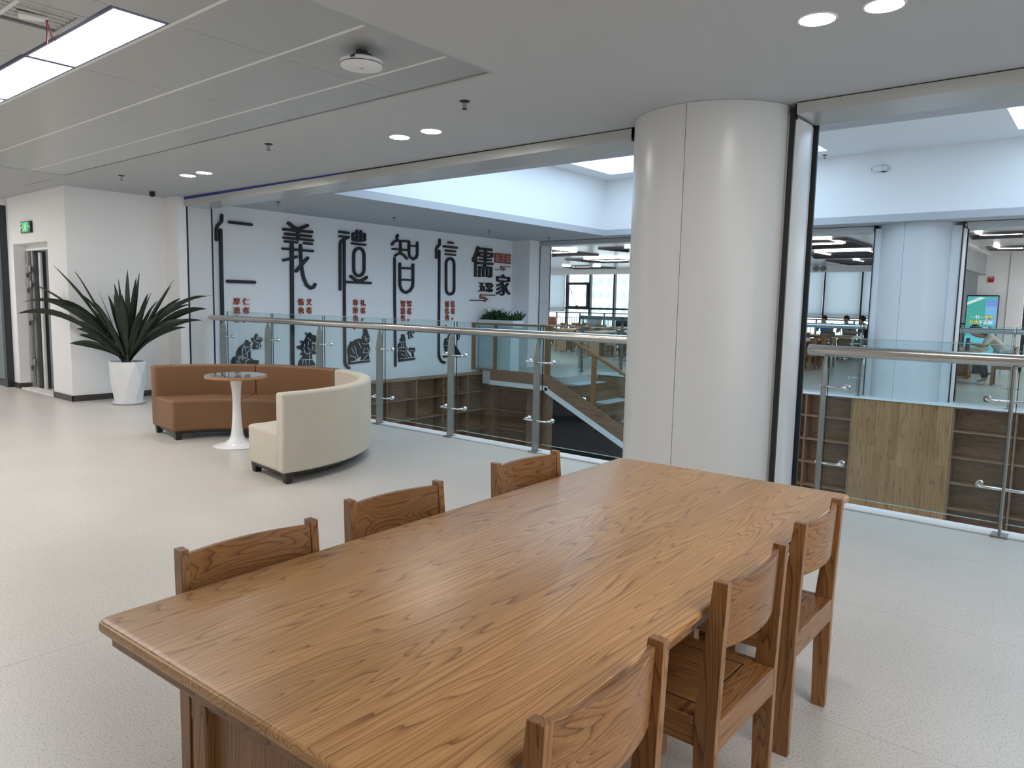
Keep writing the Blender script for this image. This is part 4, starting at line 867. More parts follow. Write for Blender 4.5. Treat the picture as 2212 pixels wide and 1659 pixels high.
NAMES = {'benevolence': ('tall black character 仁 at the pier end of the white wall', '仁'), 'righteousness': ('tall black character 義 with a long straight stem, second on the wall', '義'),
         'propriety': ('tall black character 禮 with a long hooked stem, third on the wall', '禮'), 'wisdom': ('tall black character 智 with a straight stem, fourth on the wall', '智'),
         'trust': ('tall black character 信 whose stem curls at the foot, fifth on the wall', '信')}
for k, ss in STROKES.items():
    yc = sum(p[0] for p in ss[0][1])/len(ss[0][1])
    t = thing('wall_character', NAMES[k][0], 'character', (XW, yc, 1.5), 0, 'five tall black characters on the white wall')
    for i, (wd, pts) in enumerate(ss):
        if k == 'righteousness' and len(pts) == 3 and pts[-1][1] < 0.3: pts = pts[:2]+[(pts[2][0], 0.12)]
        obj('stroke', M().ribbon(pts, wd, XW, XW+0.045-0.0004*i), INK, t, bevel=0.004, segs=1)
PH = {'benevolent': '仁者，厚道也。', 'righteous': '义者，情也。', 'courteous': '礼者，尊重也。', 'wise': '智者，智慧也。', 'trusty': '信者，诚信也。'}
for n_, h, wv, cs in PHRASES:
    yc = sum(c[1] for c in cs)/len(cs)
    t = thing('wall_inscription', 'red raised inscription %s right of the %s tall stem' % (PH[n_].rstrip('。').replace('，', ' '), {'benevolent': 'first', 'righteous': 'second', 'courteous': 'third', 'wise': 'fourth', 'trusty': 'fifth'}[n_]), 'inscription', (XW, yc, 1.3), 0, 'red inscriptions under the tall characters')
    cols = sorted(c[1] for c in cs if c[0] not in '，。'); wv = 0.68*(cols[-1]-cols[0])
    for c, y, z in cs:
        if c in '，。':
            obj('punctuation', M().ribbon([(y, z), (y-0.012, z-0.03)], 0.03, XW, XW+0.03), RED, t)
        else:
            g = glyph(c, wv, h*1.02, 0.03, 0.004); g.xf(TO_YZ(XW+0.001, y, z)); obj('character', g, RED, t, ang=0.4)
for c, lb in (('儒', 'bold black character 儒 above the trough planter'), ('家', 'bold black character 家 at the far end of the wall'), ('五', 'small black character 五 under the larger 儒'), ('常', 'small black character 常 between 五 and 家')):
    y0, y1, z0, z1 = BOXES[c]
    g = glyph(c, y1-y0, z1-z0, 0.05, 0.006); g.xf(TO_YZ(XW+0.001, (y0+y1)/2, (z0+z1)/2))
    t = obj('wall_character', g, INK, None, ang=0.4); t.name = 'wall_character'; tag(t, lb, 'character', 'title characters on the white wall')
y0, y1, z0, z1 = BOXES['tag']
t = thing('red_seal', 'maroon three square seal reading 孔子曰 beside the character 儒', 'sign', (XW, (y0+y1)/2, (z0+z1)/2))
for k, c in enumerate('孔子曰'):
    a = y0+(y1-y0)*k/3; b = y0+(y1-y0)*(k+1)/3
    s_ = obj('tile', box(XW, XW+0.03, a+0.004, b-0.004, z0, z1), MAROON, t, bevel=0.004)
    g = glyph(c, (b-a)*0.66, (z1-z0)*0.66, 0.004, 0.0); g.xf(TO_YZ(XW+0.03, (a+b)/2, (z0+z1)/2)); obj('character', g, plain('cream_lettering', (0.7, 0.45, 0.33), 0.5) if k == 0 else bpy.data.materials['cream_lettering'], s_, ang=0.4)
for nm, lb in (('c1', 'small red cloud scroll ornament below the maroon seal'), ('c2', 'larger red cloud scroll ornament below 五常')):
    y0, y1, z0, z1 = BOXES[nm]; w_ = y1-y0; h = z1-z0
    t = thing('cloud_ornament', lb, 'ornament', (XW, (y0+y1)/2, (z0+z1)/2), 0, 'red cloud ornaments')
    ym = (y0+y1)/2
    obj('scroll', M().ribbon([(y0+w_*0.42, z1-h*0.12), (ym-w_*0.09, z1-h*0.3), (y0+w_*0.42, z0+h*0.52), (ym+w_*0.06, z0+h*0.5), (ym+w_*0.16, z0+h*0.3), (ym+w_*0.08, z0+h*0.08)], h*0.34, XW, XW+0.03), MAROON, t)
    obj('scroll', M().ribbon([(y0, z0+h*0.10), (ym+w_*0.08, z0+h*0.10)], h*0.13, XW, XW+0.028), INK, t)
    obj('scroll', M().ribbon([(y0+w_*0.42, z1-h*0.09), (y1, z1-h*0.09)], h*0.13, XW, XW+0.028), INK, t)
RL = {'seated_sage': 'black relief of a hunched robed figure, under 仁', 'flame': 'black relief flame on a curl beside the hunched figure', 'bearer': 'black relief of a robed figure with crossed raised arms, under 義',
      'pupils': 'black relief of three small pupils before a standing robed teacher', 'scholar': 'black relief of a robed scholar seated at a small table', 'bamboo': 'black relief sprig of bamboo leaves above the seated scholar',
      'reader': 'black relief of a crouching reader by the far railing post', 'leaf': 'small black relief leaf beside the crouching reader'}
for k, (ol, lines) in RELIEFS.items():
    yc = sum(p[0] for p in ol)/len(ol); zc_ = sum(p[1] for p in ol)/len(ol)
    area2 = sum(ol[i][0]*ol[(i+1) % len(ol)][1]-ol[(i+1) % len(ol)][0]*ol[i][1] for i in range(len(ol)))
    t = thing('relief_figure', RL[k], 'relief', (XW, yc, zc_), 0, 'black reliefs along the foot of the white wall')
    for pl_ in MULTI.get(k, [ol]):
        a2 = sum(pl_[i][0]*pl_[(i+1) % len(pl_)][1]-pl_[(i+1) % len(pl_)][0]*pl_[i][1] for i in range(len(pl_)))
        obj('plaque', M().prism(pl_ if a2 > 0 else pl_[::-1], XW, XW+0.03, 'yz'), INK, t, ang=0.4)
    lm = M()
    for l in lines: lm.ribbon(l, 0.011, XW+0.03, XW+0.0325)
    obj('incised_lines', lm, LINE_W, t)

# ================================================================== ceiling fixtures
def sprinkler(x, y, z, label):
    t = thing('sprinkler_head', label, 'sprinkler', (x, y, z), 0, 'ceiling sprinklers')
    obj('rosette', M().lathe([(0.0001, -0.012), (0.03, -0.010), (0.042, 0.0), (0.0001, 0.0)], 20), BLACK_P, t, world=False)
    obj('frame', M().tube([(0.014, 0, -0.01), (0.018, 0, -0.035), (0.006, 0, -0.055)], 0.004, 6).tube([(-0.014, 0, -0.01), (-0.018, 0, -0.035), (-0.006, 0, -0.055)], 0.004, 6).tube([(0, 0, -0.012), (0, 0, -0.055)], 0.005, 6), GALV, t, world=False)
    obj('deflector', M().lathe([(0.0001, -0.062), (0.02, -0.06), (0.02, -0.056), (0.0001, -0.055)], 14), BLACK_P, t, world=False)
for x, y, z, lb in ((-3.90, 4.13, ZC, 'ceiling sprinkler between the metal tiles and the paired downlights'), (-6.52, 4.145, ZC, 'ceiling sprinkler over the sofas at the middle of the white strip'), (-9.78, 4.14, ZC, 'ceiling sprinkler nearest the plant corner'),
                    (-10.215, 6.65, ZC, 'soffit sprinkler over the near end of the white wall'), (-10.22, 9.02, ZC, 'soffit sprinkler over the middle of the white wall'), (-10.23, 11.62, ZC, 'soffit sprinkler over the far end of the white wall'), (-10.06, 13.46, ZC, 'sprinkler on the soffit at the far corner of the void'),
                    (-4.16, 13.45, ZS, 'sprinkler up beside the skylight above the far column')):
    sprinkler(x, y, z, lb)
def downlight(x, y, label, grp):
    t = thing('downlight', label, 'downlight', (x, y, ZC), 0, grp)
    obj('rim', M().lathe([(0.088, -0.004), (0.098, -0.004), (0.1, 0.0), (0.088, 0.0), (0.088, -0.004)], 32, ring=True), RIM, t, world=False)
    obj('diffuser', M().lathe([(0.0001, -0.003), (0.087, -0.003), (0.087, -0.001), (0.0001, -0.001)], 32), E_DOWN, t, world=False)
for x, y, lb in ((-1.335, 4.05, 'round downlight nearest the white column top'), (-1.02, 4.06, 'round downlight at the top edge, right of its twin'),
                 (-5.22, 4.67, 'middle pair of downlights, the one nearer the metal tiles and wall'), (-4.81, 4.67, 'middle pair of downlights, the one nearer the column'),
                 (-9.05, 4.62, 'farthest pair of downlights, the one nearer the plant wall'), (-8.67, 4.63, 'farthest pair of downlights, the one nearer the skylight')):
    downlight(x, y, lb, 'round ceiling downlights')
for j in range(5):
    x1 = XS[1+j]-0.006; x0 = XS[2+j]+0.006
    if j > 2: break
    t = thing('ceiling_light', ['lit rectangular ceiling panel beside the air outlet', 'lit rectangular ceiling panel in the middle of its row', 'lit rectangular ceiling panel cut by the frame, end of the row'][j], 'light', ((x0+x1)/2, 1.9, ZC), 0, 'lit ceiling panels in a row')
    obj('frame', M().box(x0, x1, 1.752, 1.764, ZC-0.004, ZC+0.02).box(x0, x1, 2.034, 2.046, ZC-0.004, ZC+0.02).box(x0, x0+0.018, 1.764, 2.034, ZC-0.004, ZC+0.02).box(x1-0.018, x1, 1.764, 2.034, ZC-0.004, ZC+0.02), PFRAME, t)
    obj('diffuser', box(x0+0.018, x1-0.018, 1.764, 2.034, ZC-0.002, ZC+0.004), E_PANEL, t)
for j in range(3, 5):
    x1 = XS[1+j]-0.006; x0 = XS[2+j]+0.006
    t = thing('ceiling_light', ['lit ceiling panel beyond the frame, nearer end of the row', 'lit ceiling panel beyond the frame, last of the row'][j-3], 'light', ((x0+x1)/2, 1.9, ZC), 0, 'lit ceiling panels in a row')
    obj('diffuser', box(x0, x1, 1.752, 2.046, ZC-0.002, ZC+0.004), E_PANEL, t)
av = thing('air_outlet', 'grey slotted ceiling air outlet with stray red wires', 'vent', (-4.66, 1.2, ZC))
obj('frame', M().box(-4.87, -4.84, 0.8, 1.735, ZC-0.006, ZC+0.05).box(-4.48, -4.45, 0.8, 1.735, ZC-0.006, ZC+0.05).box(-4.84, -4.48, 1.705, 1.735, ZC-0.006, ZC+0.05).box(-4.84, -4.48, 0.8, 0.83, ZC-0.006, ZC+0.05), TILE_M, av, bevel=0.002)
obj('slot_back', box(-4.84, -4.48, 0.83, 1.705, ZC+0.04, ZC+0.05), DARK_GAP, av)
for x in (-4.79, -4.73, -4.67, -4.61, -4.55): obj('slat', M().hexa([(x, 0.83, ZC), (x+0.016, 0.83, ZC+0.012), (x+0.016, 1.705, ZC+0.012), (x, 1.705, ZC)], [(x, 0.83, ZC+0.004), (x+0.016, 0.83, ZC+0.016), (x+0.016, 1.705, ZC+0.016), (x, 1.705, ZC+0.004)]), TILE_M, av)
obj('torn_wrap', M().hexa([(-4.74, 1.50, ZC-0.012), (-4.63, 1.46, ZC-0.022), (-4.61, 1.60, ZC-0.016), (-4.70, 1.62, ZC-0.008)], [(-4.74, 1.50, ZC), (-4.63, 1.46, ZC), (-4.61, 1.60, ZC), (-4.70, 1.62, ZC)]), TILE_R, av, bevel=0.01)
RW = plain('red_wire', (0.32, 0.05, 0.08), 0.5)
obj('wire', M().tube([(-4.66, 1.60, ZC), (-4.60, 1.60, ZC-0.06), (-4.53, 1.585, ZC-0.12), (-4.49, 1.59, ZC-0.15)], 0.004, 6), RW, av)
obj('wire', M().tube([(-4.65, 1.61, ZC), (-4.59, 1.585, ZC-0.06), (-4.55, 1.57, ZC-0.13), (-4.53, 1.56, ZC-0.17)], 0.004, 6), RW, av)
ap = thing('access_point', 'round white wireless access point hanging under the metal tiles', 'device', (-3.65, 2.96, 2.93))
obj('body', M().lathe([(0.0001, -0.022), (0.10, -0.022), (0.122, -0.015), (0.127, -0.003), (0.127, 0.016), (0.118, 0.024), (0.0001, 0.024)], 48), PLASTIC, ap, world=False, ang=0.6)
obj('groove_ring', M().lathe([(0.1265, -0.006), (0.128, -0.005), (0.128, -0.002), (0.1265, -0.002)], 48, ring=True), BLACK_P, ap, world=False)
obj('bracket', M().box(-0.05, 0.05, -0.045, 0.045, 0.024, 0.06).box(-0.02, 0.02, -0.03, 0.03, 0.06, 0.085), BLACK_P, ap, world=False, bevel=0.004)
obj('port', box(0.05, 0.08, -0.125, -0.115, 0.004, 0.014), BLACK_P, ap, world=False)
obj('badge', M().box(-0.02, 0.02, -0.008, -0.005, -0.0232, -0.022).box(-0.012, 0.016, 0.0, 0.003, -0.0232, -0.022), GREY_P, ap, world=False)
cc = thing('security_camera', 'small dark camera on the ceiling near the plant corner', 'camera', (-10.83, 5.0, ZC))
obj('mount', M().lathe([(0.0001, -0.03), (0.035, -0.03), (0.045, 0.0), (0.0001, 0.0)], 20), GREY_P, cc, world=False)
obj('body', M().sph((0.02, -0.01, -0.045), 0.042, 14, 10), BLACK_P, cc, world=False)
wc = thing('smoke_beam_detector', 'small white beam detector fixed high on the skylit wall', 'device', (-3.28, 13.66, 3.885))
obj('base_plate', M().tube([(0.03, 0, 0), (0.03, -0.03, 0)], 0.06, 20), BLACK_P, wc, world=False)
obj('bracket', M().tube([(0.05, -0.02, 0), (0.05, -0.07, 0)], 0.045, 18), PLASTIC, wc, world=False)
obj('body', M().tube([(0.03, -0.07, 0.0), (-0.13, -0.07, 0.0)], 0.045, 18), PLASTIC, wc, world=False)
obj('lens', M().tube([(-0.13, -0.07, 0.0), (-0.142, -0.07, 0.0)], 0.03, 16), BLACK_P, wc, world=False)
# exit sign over the door
ex = thing('exit_sign', 'small green running man exit sign above the open steel door', 'sign', (-12.85, 4.04, 2.515))
obj('frame', box(-13.06, -12.65, 4.015, 4.05, 2.43, 2.60), BLACK_P, ex, bevel=0.004)
obj('lit_panel', box(-12.985, -12.725, 4.011, 4.015, 2.445, 2.585), E_EXIT, ex)
mm = M(); fx, fz = -12.85, 2.515
for pts, wd in (([(0.01, 0.03), (-0.01, -0.01)], 0.03), ([(-0.01, -0.01), (0.03, -0.03), (0.01, -0.06)], 0.016), ([(-0.01, -0.01), (-0.04, -0.04), (-0.07, -0.04)], 0.016), ([(0.0, 0.025), (0.045, 0.005)], 0.012), ([(0.0, 0.025), (-0.045, 0.03)], 0.012)):
    mm.ribbon([(fx+a, fz+b) for a, b in pts], wd, 4.009, 4.011, 'xz')
mm.ribbon([(fx+0.018, fz+0.055), (fx+0.0185, fz+0.056)], 0.026, 4.009, 4.011, 'xz')
obj('running_figure', mm, E_WHITE, ex)
obj('arrow', M().ribbon([(-13.05, 2.56), (-12.99, 2.58)], 0.012, 4.01, 4.015, 'xz').ribbon([(-13.05, 2.50), (-12.99, 2.53)], 0.012, 4.01, 4.015, 'xz').ribbon([(-12.72, 2.53), (-12.66, 2.50)], 0.012, 4.01, 4.015, 'xz'), E_WHITE, ex)
sp = thing('light_switch', 'narrow dark switch plate on the pier behind the plant leaves', 'switch', (-11.0, 5.50, 1.62))
obj('plate', box(-11.13, -11.09, 5.475, 5.49, 1.56, 1.70), DGREY, sp, bevel=0.003)

# ================================================================== the far reading room
RECESS = plain('dark_light_recess', (0.02, 0.018, 0.03), 0.8); RSIDE = plain('grey_recess_side', (0.11, 0.105, 0.105), 0.5)
LL = {'a': 'corner of lit tubes and dark recess beside the far guide post, left bay', 'b': 'zigzag lit tubes and dark recess over the far tables', 'c': 'most distant tubes and recess, before the windows', 'd': 'dark recess half hidden by the big column, left bay',
      'e': 'nearest zigzag of lit tubes over the three seated people', 'f': 'second zigzag of lit tubes over the three seated people', 'g': 'last short tube before the blinds over the seated people', 'h': 'nearer tubes in a dark slot over the digital screen', 'i': 'farther tubes in a dark slot over the digital screen'}
for n_, po, bars in LEDS:
    cx = sum(p[0] for p in po)/len(po); cy = sum(p[1] for p in po)/len(po)
    t = thing('batten_light', LL[n_], 'light', (cx, cy, 3.0), 0, 'zigzag tube lights of the far room')
    a2 = sum(po[i][0]*po[(i+1) % len(po)][1]-po[(i+1) % len(po)][0]*po[i][1] for i in range(len(po)))
    pg = po if a2 > 0 else po[::-1]
    obj('recess', M().prism(pg, 2.992, 2.998, 'xy'), RECESS, t)
    fl_ = M()
    for i in range(len(pg)):
        p, q = Vector(pg[i]), Vector(pg[(i+1) % len(pg)])
        if (q-p).length > 0.05: fl_.ribbon([p, q], 0.03, 2.955, 2.998, 'xy', caps=False)
    obj('recess_edge', fl_, RSIDE, t)
    for (p, q) in bars:
        obj('tube', M().ribbon([p, q], 0.055, 2.96, 2.99, 'xy', caps=False), E_LED, t)
# blinds in the bays behind the seated people and at the far left
for k in range(len(MULL)-1):
    a, b = MULL[k], MULL[k+1]
    if k == 0 or k >= 8:
        t = thing('roller_blind', ('pale roller blind lowered over the window left of the opening sash' if k == 0 else 'pale roller blind behind the seated people, '+['leftmost', 'second from left', 'third from left', 'rightmost'][k-8]), 'blind', ((a+b)/2, 25.95, 1.25), 0, None if k == 0 else 'roller blinds behind the seated people')
        obj('cloth', box(a+0.03, b-0.03, 25.93, 25.935, 1.27, 2.78), BLIND, t)
        obj('bottom_bar', box(a+0.03, b-0.03, 25.92, 25.945, 1.235, 1.27), GREY_P, t)
# guard rail before the windows
gr = thing('guard_rail', 'dark metal guard rail with upright bars before the far windows', 'railing', (-12, 25.7, 0))
obj('top_rail', box(-19.9, -3.0, 25.68, 25.73, 1.17, 1.21), DFRAME, gr); obj('lower_rail', box(-19.9, -3.0, 25.69, 25.72, 0.97, 0.995), DFRAME, gr); obj('bottom_rail', box(-19.9, -3.0, 25.69, 25.72, 0.12, 0.145), DFRAME, gr)
pb = None
for k in range(15):
    obj('post', box(-19.9+1.2*k, -19.86+1.2*k, 25.68, 25.73, 0, 1.17), DFRAME, gr)
for k in range(140):
    x = -19.8+0.12*k
    if pb is None: pb = obj('bar', box(-0.008, 0.008, -0.008, 0.008, 0.145, 0.97), DFRAME, gr, world=False)
    else:
        q = pb.copy(); COL.objects.link(q); q.parent = gr; pb2 = q
    (pb if k == 0 else q).location = (x+12, 0.005, 0)
# round air diffusers on the pelmet
for k, x in enumerate((-8.02, -7.78)):
    t = thing('round_air_nozzle', ['round grey air nozzle on the pelmet, nearer the black gasket', 'round grey air nozzle on the pelmet, right of its twin'][k], 'vent', (x, 25.75, 2.89), 0, 'round air nozzles')
    obj('ring', M().tube([(0, 0.0, 0), (0, -0.03, 0)], 0.10, 24), GREY_P, t, world=False); obj('core', M().tube([(0, -0.03, 0), (0, -0.045, 0)], 0.065, 20), plain('nozzle_grey', (0.2, 0.21, 0.2), 0.5) if k == 0 else bpy.data.materials['nozzle_grey'], t, world=False)
# tables and chairs (copies of the near ones)
def ftable(x, y, rz, label): return tag(dup(tb, (x, y, 0), rz, label), None, 'table', 'reading tables of the far room')
def fchair(x, y, rz, label): return tag(dup(chair0, (x, y, 0), rz, label), None, 'chair', 'wooden chairs of the far room')
ftable(-6.5, 19.95, 0.0, 'reading table just behind the far railing, left of the second column')
ftable(-7.52, 24.25, PI/2, 'reading table with three people round it')
ftable(-13.9, 20.6, 0.0, 'reading table behind the stair head, with nothing on it')
ftable(-14.9, 23.6, PI/2, 'reading table by the windows with the grey tub on it')
ftable(-17.3, 24.2, 0.0, 'far reading table with the round wooden drum on it')
ftable(-12.0, 19.6, 0.0, 'reading table at the column edge beyond the stairs')
ftable(-2.82, 18.9, 0.0, 'reading table before the digital screen with a dark bottle')
for k in range(3):
    od = ['nearest the void', 'middle of three', 'farthest from the void'][k]
    fchair(-5.82, 18.95+0.8*k, PI/2, 'wooden chair column-side of the table behind the far railing, '+od)
    fchair(-11.30, 18.75+0.8*k, PI/2, 'wooden chair seen over the sloping stair rail by the column, '+od)
    fchair(-12.72, 18.75+0.8*k, -PI/2, 'wooden chair between two far tables beyond the stairs, '+od)
    fchair(-13.15, 19.8+0.8*k, PI/2, 'wooden chair by the bare table past the stairs, '+od)
    fchair(-16.55, 23.3+0.75*k, PI/2, 'wooden chair at the table with the round drum, '+od)
for k in range(2):
    fchair(-15.5+0.9*k, 22.85, 0.0, 'wooden chair on the void side of the grey tub table, '+['left one', 'right one'][k])
    fchair(-7.6+0.75*k, 23.52, 0.0, 'wooden chair with its back to the void at the three people table, '+['left one', 'right one'][k])
PCH = [fchair(-7.38, 25.34, PI, 'wooden chair under the boy in the blue shirt'), fchair(-6.70, 25.34, PI, 'wooden chair under the boy in the grey jacket'), fchair(-5.66, 24.25, PI/2, 'wooden chair under the boy in black'), fchair(-1.60, 18.55, PI/2, 'wooden chair under the person bent over the table')]
dm = thing('wooden_drum', 'round orange wooden drum box on the table by the blind', 'drum', (-17.45, 23.6, TZ))
obj('body', M().lathe([(0.0001, 0), (0.24, 0), (0.26, 0.06), (0.26, 0.24), (0.24, 0.30), (0.0001, 0.30)], 28), plain('orange_wood', (0.42, 0.17, 0.07), 0.45), dm, world=False)
obj('hoop', M().lathe([(0.262, 0.09), (0.268, 0.09), (0.268, 0.12), (0.262, 0.12)], 28, ring=True).lathe([(0.262, 0.19), (0.268, 0.19), (0.268, 0.22), (0.262, 0.22)], 28, ring=True), plain('hoop_brown', (0.28, 0.10, 0.04), 0.5), dm, world=False)
tu = thing('grey_tub', 'translucent grey storage tub with a lid on the window table', 'tub', (-15.35, 23.55, TZ))
obj('body', M().hexa([(-0.2, -0.15, 0), (0.2, -0.15, 0), (0.2, 0.15, 0), (-0.2, 0.15, 0)], [(-0.24, -0.18, 0.28), (0.24, -0.18, 0.28), (0.24, 0.18, 0.28), (-0.24, 0.18, 0.28)]), plain('tub_grey', (0.38, 0.44, 0.48), 0.3), tu, world=False, bevel=0.02)
obj('lid', box(-0.25, 0.25, -0.19, 0.19, 0.28, 0.32), plain('tub_lid', (0.55, 0.60, 0.63), 0.3), tu, world=False, bevel=0.01)
def office_chair(x, y, label):
    t = thing('office_chair', label, 'chair', (x, y, 0), 0, 'dark office chairs by the far windows')
    m = M(); n = 10; vs = []; fs = []
    for k in range(n+1):
        a = -0.9+1.8*k/n; xx_ = 0.27*math.sin(a)/math.sin(0.9); yy = -0.12*math.cos(a)
        h = 0.98-0.10*(k/n*2-1)**4
        vs += [(xx_, yy, 0.62), (xx_, yy+0.05, 0.62), (xx_, yy+0.05, h), (xx_, yy, h)]
    for k in range(n):
        for j in range(4): fs.append((k*4+j, (k+1)*4+j, (k+1)*4+(j+1) % 4, k*4+(j+1) % 4))
    fs += [(0, 1, 2, 3), (n*4+3, n*4+2, n*4+1, n*4)]
    nv = plain('navy_cloth', (0.02, 0.025, 0.04), 0.8) if 'navy_cloth' not in bpy.data.materials else bpy.data.materials['navy_cloth']
    obj('backrest', m.add(vs, fs), nv, t, world=False, bevel=0.015); obj('seat', box(-0.25, 0.25, -0.08, 0.40, 0.44, 0.52), nv, t, world=False, bevel=0.03)
    obj('column', M().tube([(0, 0.15, 0.08), (0, 0.15, 0.44)], 0.03, 10), BLACK_P, t, world=False)
    for k in range(5):
        a = 2*PI*k/5+0.3; obj('foot', M().tube([(0, 0.15, 0.09), (0.28*math.cos(a), 0.15+0.28*math.sin(a), 0.045)], [0.025, 0.02], 8).sph((0.28*math.cos(a), 0.15+0.28*math.sin(a), 0.03), 0.03, 8, 6), BLACK_P, t, world=False)
    obj('back_stem', M().tube([(0, 0.1, 0.46), (0, -0.11, 0.5), (0, -0.10, 0.7)], 0.018, 8), BLACK_P, t, world=False)
    return t
office_chair(-14.95, 24.95, 'dark office chair beside the grey tub at the window table'); office_chair(-14.2, 24.9, 'dark office chair farther along the window table')
# digital sign
sg = thing('digital_sign', 'tall portrait digital screen with a teal reading poster on the far wall', 'screen', (-2.62, 21.7, 0))
SX0, SX1, SZ0, SZ1 = -3.06, -2.36, 0.35, 1.965
SX0, SX1 = -3.03, -2.33
SY = 21.75
obj('housing', box(SX0, SX1, SY, SY+0.06, SZ0, SZ1), BLACK_P, sg, bevel=0.02)
obj('stand', M().box(SX0+0.25, SX1-0.25, SY+0.01, SY+0.05, 0.03, SZ0).box(SX0+0.05, SX1-0.05, SY-0.15, SY+0.2, 0, 0.03), BLACK_P, sg)
a, b, c, d = SX0+0.025, SX1-0.025, SZ0+0.03, SZ1-0.03; W_, H_ = b-a, d-c
def scr(name, col, s): return emit(name, col, s)
scp = obj('screen', box(a, b, SY-0.004, SY, c, d), scr('screen_teal', (0.10, 0.48, 0.50), 0.75), sg)
def band(name, poly, col, k):
    m_ = bpy.data.materials.get('screen_'+name) or scr('screen_'+name, col, 0.8)
    obj(name, M().prism([(a+W_*x, c+H_*z) for x, z in poly], SY-0.0045-0.0005*k, SY-0.004, 'xz'), m_, scp)
band('sky', [(0, 0), (1, 0), (1, 0.42), (0, 0.36)], (0.16, 0.62, 0.75), 0)
band('roof', [(0, 0.86), (0.62, 0.97), (0.62, 0.55), (0, 0.5)], (0.06, 0.42, 0.36), 0)
band('ridge', [(0.0, 0.86), (0.60, 0.975), (0.40, 0.99), (0, 0.9)], (0.62, 0.85, 0.78), 1)
band('violet', [(0.62, 0.93), (1, 0.95), (1, 0.84), (0.62, 0.84)], (0.18, 0.32, 0.75), 0)
band('blue', [(0.62, 0.84), (1, 0.84), (1, 0.55), (0.62, 0.55)], (0.20, 0.48, 0.85), 0)
band('ground', [(0, 0.0), (1, 0.0), (1, 0.06), (0.6, 0.10), (0.3, 0.06), (0, 0.1)], (0.45, 0.40, 0.62), 1)
band('pill', [(0.13, 0.50), (0.16, 0.522), (0.84, 0.522), (0.87, 0.50), (0.84, 0.478), (0.16, 0.478)], (0.03, 0.22, 0.36), 2)
YEL = scr('screen_yellow', (0.85, 0.72, 0.08), 0.9); WHT = scr('screen_white', (0.80, 0.95, 0.95), 0.9); GRN = scr('screen_dark', (0.01, 0.16, 0.14), 0.5)
for row, (txt, z, x0_) in enumerate((('一书一世界', 0.665, 0.14), ('共读不孤独', 0.585, 0.12))):
    for i, ch in enumerate(txt):
        yel = (row == 0 and i >= 3) or (row == 1 and i < 2)
        X_ = a+W_*(x0_+0.155*i+0.07); Z_ = c+H_*z
        g = glyph(ch, 0, 0.115, 0.002, 0.05); g.xf(TO_XZ(X_, SY-0.0055, Z_)); 
        cx_ = (min(v[0] for v in g.v)+max(v[0] for v in g.v))/2; g.v = [(v[0]-cx_+X_, v[1], v[2]) for v in g.v]
        obj('outline', g, GRN, scp)
        g = glyph(ch, 0, 0.110, 0.002, 0.008); g.xf(TO_XZ(X_, SY-0.0085, Z_)); 
        cx_ = (min(v[0] for v in g.v)+max(v[0] for v in g.v))/2; g.v = [(v[0]-cx_+X_, v[1], v[2]) for v in g.v]
        obj('lettering', g, YEL if yel else WHT, scp)
dm_ = M()
for i in range(6): dm_.box(a+W_*(0.24+0.09*i), a+W_*(0.24+0.09*i+0.055), SY-0.008, SY-0.006, c+H_*0.495, c+H_*0.506)
obj('caption_marks', dm_, WHT, scp)
fa_ = thing('fire_alarm', 'small red fire alarm box on the far white wall', 'alarm', (-2.57, 22.0, 2.36))
obj('box', box(-0.065, 0.065, -0.04, 0.0, -0.07, 0.07), plain('alarm_red', (0.35, 0.01, 0.02), 0.35), fa_, world=False, bevel=0.008)
obj('label_strip', box(-0.045, 0.045, -0.042, -0.04, 0.03, 0.05), PLASTIC, fa_, world=False)
bt = thing('bottle', 'dark cylindrical bottle standing on the table before the screen', 'bottle', (-2.42, 18.05, TZ))
obj('body', M().lathe([(0.0001, 0), (0.042, 0), (0.045, 0.01), (0.045, 0.2), (0.04, 0.215), (0.0001, 0.215)], 20), plain('bottle_slate', (0.05, 0.075, 0.09), 0.35), bt, world=False); obj('cap', M().lathe([(0.0001, 0.215), (0.036, 0.215), (0.036, 0.26), (0.0001, 0.26)], 18), BLACK_P, bt, world=False)

# ------------------------------------------------------------------ people
SKIN = plain('skin', (0.46, 0.27, 0.19), 0.55); HAIR = plain('black_hair', (0.008, 0.007, 0.007), 0.5, bump=0.3, bscale=120)
EYE = plain('eye_dark', (0.01, 0.008, 0.007), 0.2); LIP = plain('lips', (0.36, 0.14, 0.12), 0.5)
def skin_obj(name, verts, edges, mat, parent, sub=2):
    me = bpy.data.meshes.new(name); me.from_pydata([v[0] for v in verts], edges, []); me.update()
    o = bpy.data.objects.new(name, me); COL.objects.link(o); o.parent = parent
    sk = o.modifiers.new('skin', 'SKIN'); sk.use_smooth_shade = True
    for i, v in enumerate(verts):
        d = me.skin_vertices[0].data[i]; d.radius = v[1] if isinstance(v[1], tuple) else (v[1], v[1]); d.use_root = (i == 0)
    ss = o.modifiers.new('smooth', 'SUBSURF'); ss.levels = 1; ss.render_levels = sub
    me.materials.append(mat); return o
